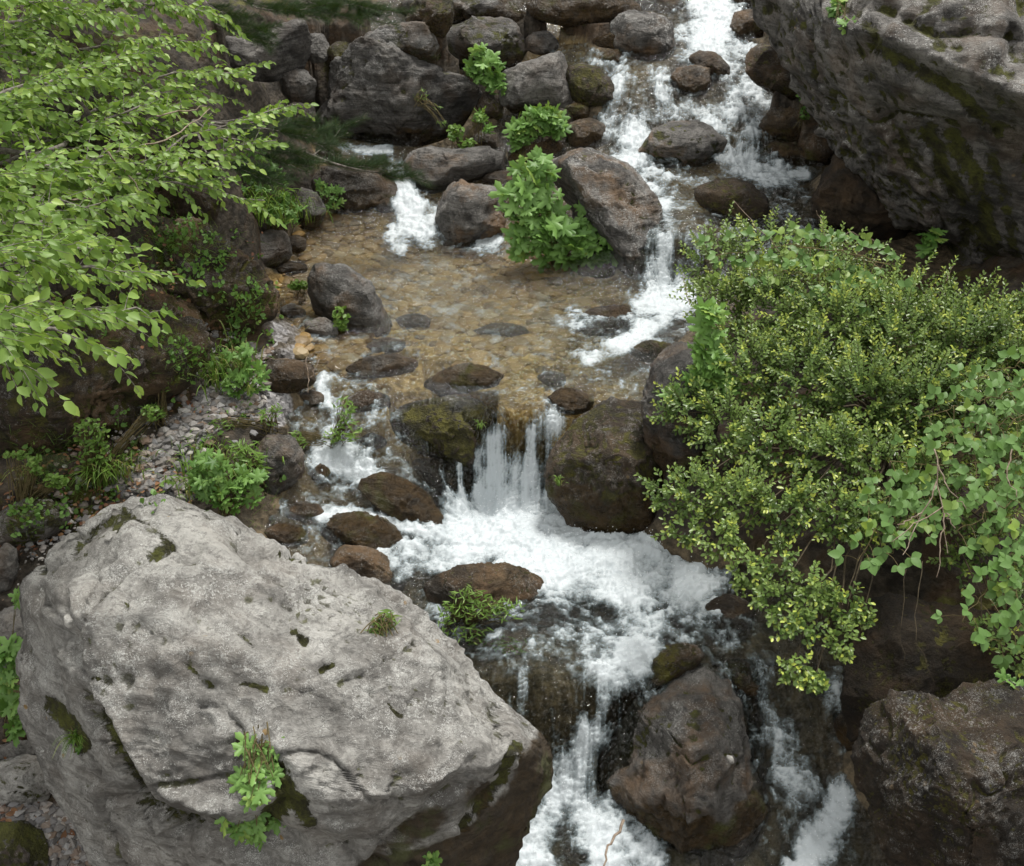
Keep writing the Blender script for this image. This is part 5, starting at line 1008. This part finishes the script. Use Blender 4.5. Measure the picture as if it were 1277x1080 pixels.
pine('dark pine branches hanging over the bank below the leafy tree', [((330,160,8.0),(395,165,8.1)),((300,175,7.8),(370,190,7.9)),((340,150,8.1),(410,185,8.2)),((280,160,7.8),(340,175,7.9)),((320,190,7.8),(385,205,7.9)),((260,195,7.5),(330,215,7.6)),((290,205,7.6),(350,225,7.7)),((310,145,8.1),(370,150,8.2))], 62, (240,150,7.6))
pine('thin pine twig with bright tufts reaching over the small left fall', [((400,200,8.6),(435,205,8.8)),((430,205,8.8),(478,205,8.9)),((470,215,8.9),(512,222,8.9)),((395,190,8.5),(425,160,8.7))], 63, (380,190,8.3))

# ---- ground cover on the banks: moss tufts, seedlings
bpy.context.view_layer.update(); _dg2 = bpy.context.evaluated_depsgraph_get()
_hide = [(o, o.hide_viewport) for o in sc.objects if o.type == 'MESH' and (o.parent is not None or o.name.startswith(('water', 'grass', 'moss')))]
def surface_points(strokes, n, seed, fl=0.5):
    R_ = np.random.RandomState(seed); out = []
    wts = np.array([sum(math.dist(a, b) for a, b in zip(p[:-1], p[1:])) * r + r * r for p, r in strokes], float); wts /= wts.sum()
    for (p, r), k in zip(strokes, R_.multinomial(n, wts)):
        q = np.array(p, float); L = np.concatenate([[0], np.cumsum(np.hypot(*np.diff(q, axis=0).T))]) if len(q) > 1 else np.array([0.0])
        t = R_.rand(k) * L[-1]; U = np.stack([np.interp(t, L, q[:, 0]), np.interp(t, L, q[:, 1])], 1) + R_.randn(k, 2) * r * fl
        for u_, v_ in U:
            r_ = Vector(ray(u_, v_)); ok, loc, nr, idx, ob, mx = sc.ray_cast(_dg2, Vector(CAMP), r_.normalized())
            if ok and ob.parent is None and not ob.name.startswith(('water', 'grass', 'moss')): out.append(list(loc) + list(nr))
    return np.array(out)
def cover(name, label, strokes, n, seed, per, ln, mat, kind='needle', clusters=None, fl=0.5, lay=0.5):
    R_ = np.random.RandomState(seed); P = surface_points(strokes, n, seed, fl)
    if clusters is not None:
        keep = fbm(P[:, :3] * clusters, 3, seed, 0.6) > 0.02; P = P[keep]
    N = np.repeat(P[:, 3:], per, 0); B = np.repeat(P[:, :3], per, 0) + R_.randn(len(N), 3) * ln * 0.5; tn = np.repeat(R_.rand(len(P)), per)
    Lv = Leaves(); dy = unit(N * lay + R_.randn(len(N), 3) * 0.6 + UP3 * 0.25)
    Lv.add(kind, B, dy, unit(N + R_.randn(len(N), 3) * .4), ln * (0.6 + 0.8 * R_.rand(len(N))), np.clip(tn * .7 + .3 * R_.rand(len(N)), 0, 1), (R_.rand(len(N)) < .1) * R_.rand(len(N)))
    o = Lv.build(name, M[mat], None, (0, 0, 0)); tag(o, label, name.replace('_', ' '), kind='stuff'); return o
M['moss'] = leaf_material('moss', (0.045, 0.045, 0.008), (0.16, 0.16, 0.020), (0.24, 0.16, 0.04), 0.8, 0.1)
BANK = [([(60,620),(120,600),(180,560)], 40), ([(180,320),(260,330),(320,390),(280,430)], 45), ([(150,300),(250,290)], 30), ([(30,560),(140,560),(200,510)], 30), ([(200,440),(330,430)], 25), ([(20,650),(70,640)], 20), ([(130,380),(240,400)], 40)]
cover('moss_patches', 'short olive moss growing in patches on the banks and mossy stones', BANK + [([(560,35),(640,45)], 20), ([(500,20),(640,20)], 14), ([(500,520),(600,520)], 25), ([(520,590),(600,605)], 14), ([(730,90),(755,120)], 12), ([(80,880),(95,930)], 10), ([(210,1020),(260,1030)], 6), ([(20,1060)], 25), ([(1090,880),(1240,860)], 30), ([(1150,80),(1200,100)], 14), ([(700,560),(720,540)], 12), ([(420,650),(480,665)], 12), ([(785,860),(840,820)], 14), ([(880,240),(900,250)], 10)], 9000, 71, 9, .016, 'moss', clusters=5.0)
cover('seedlings', 'scattered small green seedlings and creeping leaves on the left bank', BANK + [([(230,500),(330,520)], 25), ([(240,560),(340,600)], 30), ([(130,620),(230,600)], 20)], 900, 72, 5, .030, 'palm_leaf', 'broad', 4.0)
cover('short_grass', 'thin short grass blades scattered over the left bank', BANK + [([(230,450),(340,480)], 25), ([(220,540),(330,640)], 30), ([(620,160),(700,170)], 15)], 700, 73, 7, .09, 'grass', 'needle', 3.0, lay=.8)
# ---- bare twigs
def twig(label, lines, rad=.004, name='dead_twig', group='bare dead twigs', mat='dead'):
    G = at_d(*lines[0][0]); Tb = Tubes(); R_ = np.random.RandomState(int(lines[0][0][0]))
    for ln in lines:
        P, _ = resample([at_d(*p) for p in ln], 10); P[1:-1] += R_.randn(8, 3) * .006; Tb.add(P, np.linspace(rad, rad * .5, 10), 5)
    o = Tb.build(name, M[mat], None, G); o.location = tuple(G); tag(o, label, 'twig', group)
twig('spray of bare brown twigs in front of the shrub', [[(1165,560,5.5),(1168,600,5.45),(1175,640,5.4),(1182,690,5.4)],[(1168,600,5.45),(1150,640,5.4),(1126,692,5.35)],[(1176,632,5.4),(1140,655,5.35),(1112,676,5.35)],[(1170,580,5.45),(1182,610,5.4),(1205,635,5.4)],[(1178,640,5.4),(1174,690,5.35),(1168,720,5.35)],[(1150,640,5.4),(1120,655,5.35)],[(1180,640,5.4),(1190,660,5.4)]])
twig('long bare shoot hanging in the dark hollow under the shrub', [[(1150,700,5.4),(1142,760,5.35),(1145,800,5.3),(1165,850,5.3)]], .0025, mat='darkstem')
twig('thin hanging shoot left of the long bare shoot', [[(1130,710,5.4),(1122,790,5.35),(1128,825,5.35)]], .002, mat='darkstem')
twig('pale arching twig at the right edge over the brambles', [[(1262,560,5.5),(1255,590,5.45),(1268,620,5.4)]], .004)
twig('bare twig leaning in the white water at the bottom edge', [[(778,1022,4.6),(764,1050,4.55),(748,1090,4.5)]], .007)
twig('upright bare twig standing in the top pool', [[(661,-20,12.6),(661,25,12.4)]], .01)
twig('fallen stick lying across the shallow top pool', [[(728,35,12.5),(762,33,12.4)]], .012)
twig('thin dead stalks beside the small rapid', [[(383,445,7.4),(384,490,7.2)],[(398,448,7.4),(386,475,7.3)],[(330,447,7.3),(392,452,7.4)]], .003)
twig('bare grey twigs among the tree leaves over the dark slab', [[(180,180,6.6),(210,175,6.7),(262,135,7.0)],[(130,185,6.3),(180,240,6.4)],[(80,245,5.9),(175,255,6.2)],[(195,145,6.8),(258,133,7.0)]], .006)
twig('pale long shoots rising from the top of the shrub', [[(980,320,7.2),(950,290,7.2),(915,250,7.25)],[(1030,310,7.1),(1026,280,7.1),(1018,262,7.1)],[(1090,300,7.1),(1060,290,7.1),(1045,300,7.1)],[(860,380,7.0),(850,340,7.05)],[(1180,350,6.9),(1190,330,6.9)]], .003)

# ---- loose stones, gravel, leaf litter
def stones(name, label, strokes, n, smin, smax, mat, seed, kind='stuff', sink=.2, flat=.65, tints=None):
    R_ = np.random.RandomState(seed); S, F = ico(2 if smax > .05 else 1); pts = []
    wts = np.array([sum(math.dist(a, b) for a, b in zip(p[:-1], p[1:])) * r + r * r for p, r in strokes], float); wts /= wts.sum()
    U = []
    for (p, r), k in zip(strokes, R_.multinomial(n, wts)):
        q = np.array(p, float); L = np.concatenate([[0], np.cumsum(np.hypot(*np.diff(q, axis=0).T))]); t = R_.rand(k) * L[-1]
        U.append(np.stack([np.interp(t, L, q[:, 0]), np.interp(t, L, q[:, 1])], 1) + R_.randn(k, 2) * r * 0.55)
    U = np.concatenate(U); r_ = FWD + RIGHT * ((U[:, :1] - 638.5) / FPX) - UPV * ((U[:, 1:] - 540) / FPX)
    t = np.full(len(U), 5.0)   # fixed-point ray/ground meeting
    z = np.full(len(U), 1.2)
    for _ in range(25):
        t = (z - CAM_H) / r_[:, 2]; P = CAMP + t[:, None] * r_; z = 0.5 * z + 0.5 * Tf(P[:, :2])
    P[:, 2] = z; m = len(P)
    s = smin + (smax - smin) * R_.rand(m) ** 3; sm_ = smax > .05; sc3 = s[:, None] * np.column_stack([.8 + .5 * R_.rand(m), .8 + .5 * R_.rand(m), flat * (.7 + .6 * R_.rand(m))])
    a = R_.rand(m) * 6.28; V = S[None] * (1 + (0.22 if len(S) < 20 or smax < .05 else 0.05) * R_.randn(m, len(S), 1)) * sc3[:, None]
    x = V[..., 0] * np.cos(a)[:, None] - V[..., 1] * np.sin(a)[:, None]; y = V[..., 0] * np.sin(a)[:, None] + V[..., 1] * np.cos(a)[:, None]
    V = np.stack([x, y, V[..., 2]], -1) + P[:, None] + np.array([0, 0, 1]) * (s * (0.5 - sink))[:, None, None] + np.array([0, 0, .012 if sink < 1 else 0.0])
    FF = (F[None] + (np.arange(m) * len(S))[:, None, None]).reshape(-1, 3)
    o = new_obj(name, mesh_np(name, V.reshape(-1, 3), FF, False, attrs={'tint': np.repeat(R_.rand(m), len(S))}), None, M[mat]); tag(o, label, name.replace('_', ' '), kind=kind); return o
stones('gravel', 'grey and white gravel patches on the left bank', [([(180,585),(215,555),(245,525),(280,508),(320,505)], 20), ([(155,600),(235,605)], 14), ([(20,1020),(70,1045),(115,1075)], 30), ([(300,450),(350,430)], 12), ([(90,1000),(100,1060)], 18)], 4200, .005, .034, 'gravel', 1)
stones('bed_pebbles', 'brown and golden pebbles lying on the stream bed', [([(410,300),(440,340),(500,345)], 45), ([(380,360),(420,430),(450,440)], 30), ([(500,350),(640,375),(700,410)], 62), ([(400,400),(390,430)], 20)], 2600, .012, .085, 'bedstone', 2, flat=.40, sink=.72)
stones('bed_cobbles', 'brown cobbles under the shallow water at the left of the pool', [([(415,285),(450,330),(480,345)], 28), ([(440,310),(520,345)], 25)], 200, .025, .075, 'bedstone', 3, flat=.5, sink=1.1)
stones('bank_scree', 'small dark and pale stones scattered on the soil of the left bank', [([(60,700),(130,600),(200,500),(300,430)], 60), ([(20,640),(60,700)], 40), ([(230,380),(330,440)], 40)], 900, .006, .03, 'gravel', 4)
def litter():
    R_ = np.random.RandomState(9); Lv = Leaves()
    U = np.concatenate([np.column_stack([R_.uniform(a, c, n), R_.uniform(b, d, n)]) for a, b, c, d, n in ((100,290,330,420,420),(0,560,180,700,300),(150,580,260,640,60),(0,930,130,1080,90),(0,180,200,420,300),(180,430,260,520,60))])
    for u, v in U:
        pass
    r_ = FWD + RIGHT * ((U[:, :1] - 638.5) / FPX) - UPV * ((U[:, 1:] - 540) / FPX); z = np.full(len(U), 1.4)
    for _ in range(25):
        t = (z - CAM_H) / r_[:, 2]; P = CAMP + t[:, None] * r_; z = .5 * z + .5 * Tf(P[:, :2])
    P[:, 2] = z + .035; n = len(P)
    Lv.add('ovate', P, np.column_stack([R_.randn(n), R_.randn(n), R_.randn(n) * .2]), unit(UP3 + R_.randn(n, 3) * .35), .018 + .03 * R_.rand(n), R_.rand(n))
    o = Lv.build('leaf_litter', M['litter'], None, (0, 0, 0)); tag(o, 'reddish dead leaves scattered on the left bank', 'leaf litter', kind='stuff')
litter()
# a few loose stones resting on the great pale boulder and the split boulder
for lab, poly, dd, mt_ in (('white pebble lying on top of the great pale boulder', [(132,665),(145,662),(147,671),(138,677),(131,673)], 5.2, 'pale'), ('smaller white pebble near the crest of the great pale boulder', [(180,650),(187,650),(187,656),(181,657)], 5.35, 'pale'),
                           ('flat white chip wedged at the left corner of the great pale boulder', [(80,768),(95,764),(100,775),(88,784),(80,778)], 4.8, 'pale'), ('tiny white stone on the split boulder', [(906,943),(914,944),(916,952),(909,953)], 4.55, 'pale')):
    q_ = surf('great', *np.mean(poly, 0)); dd = q_ if q_ and 'great' in lab else dd
    rock(lab, poly, name='pebble', cat='pebble', group='pebbles resting on boulders', mat=mt_, d=dd, lv=3, tone=1.5, lichen=0, moss=0, warm=0, wet=-5)
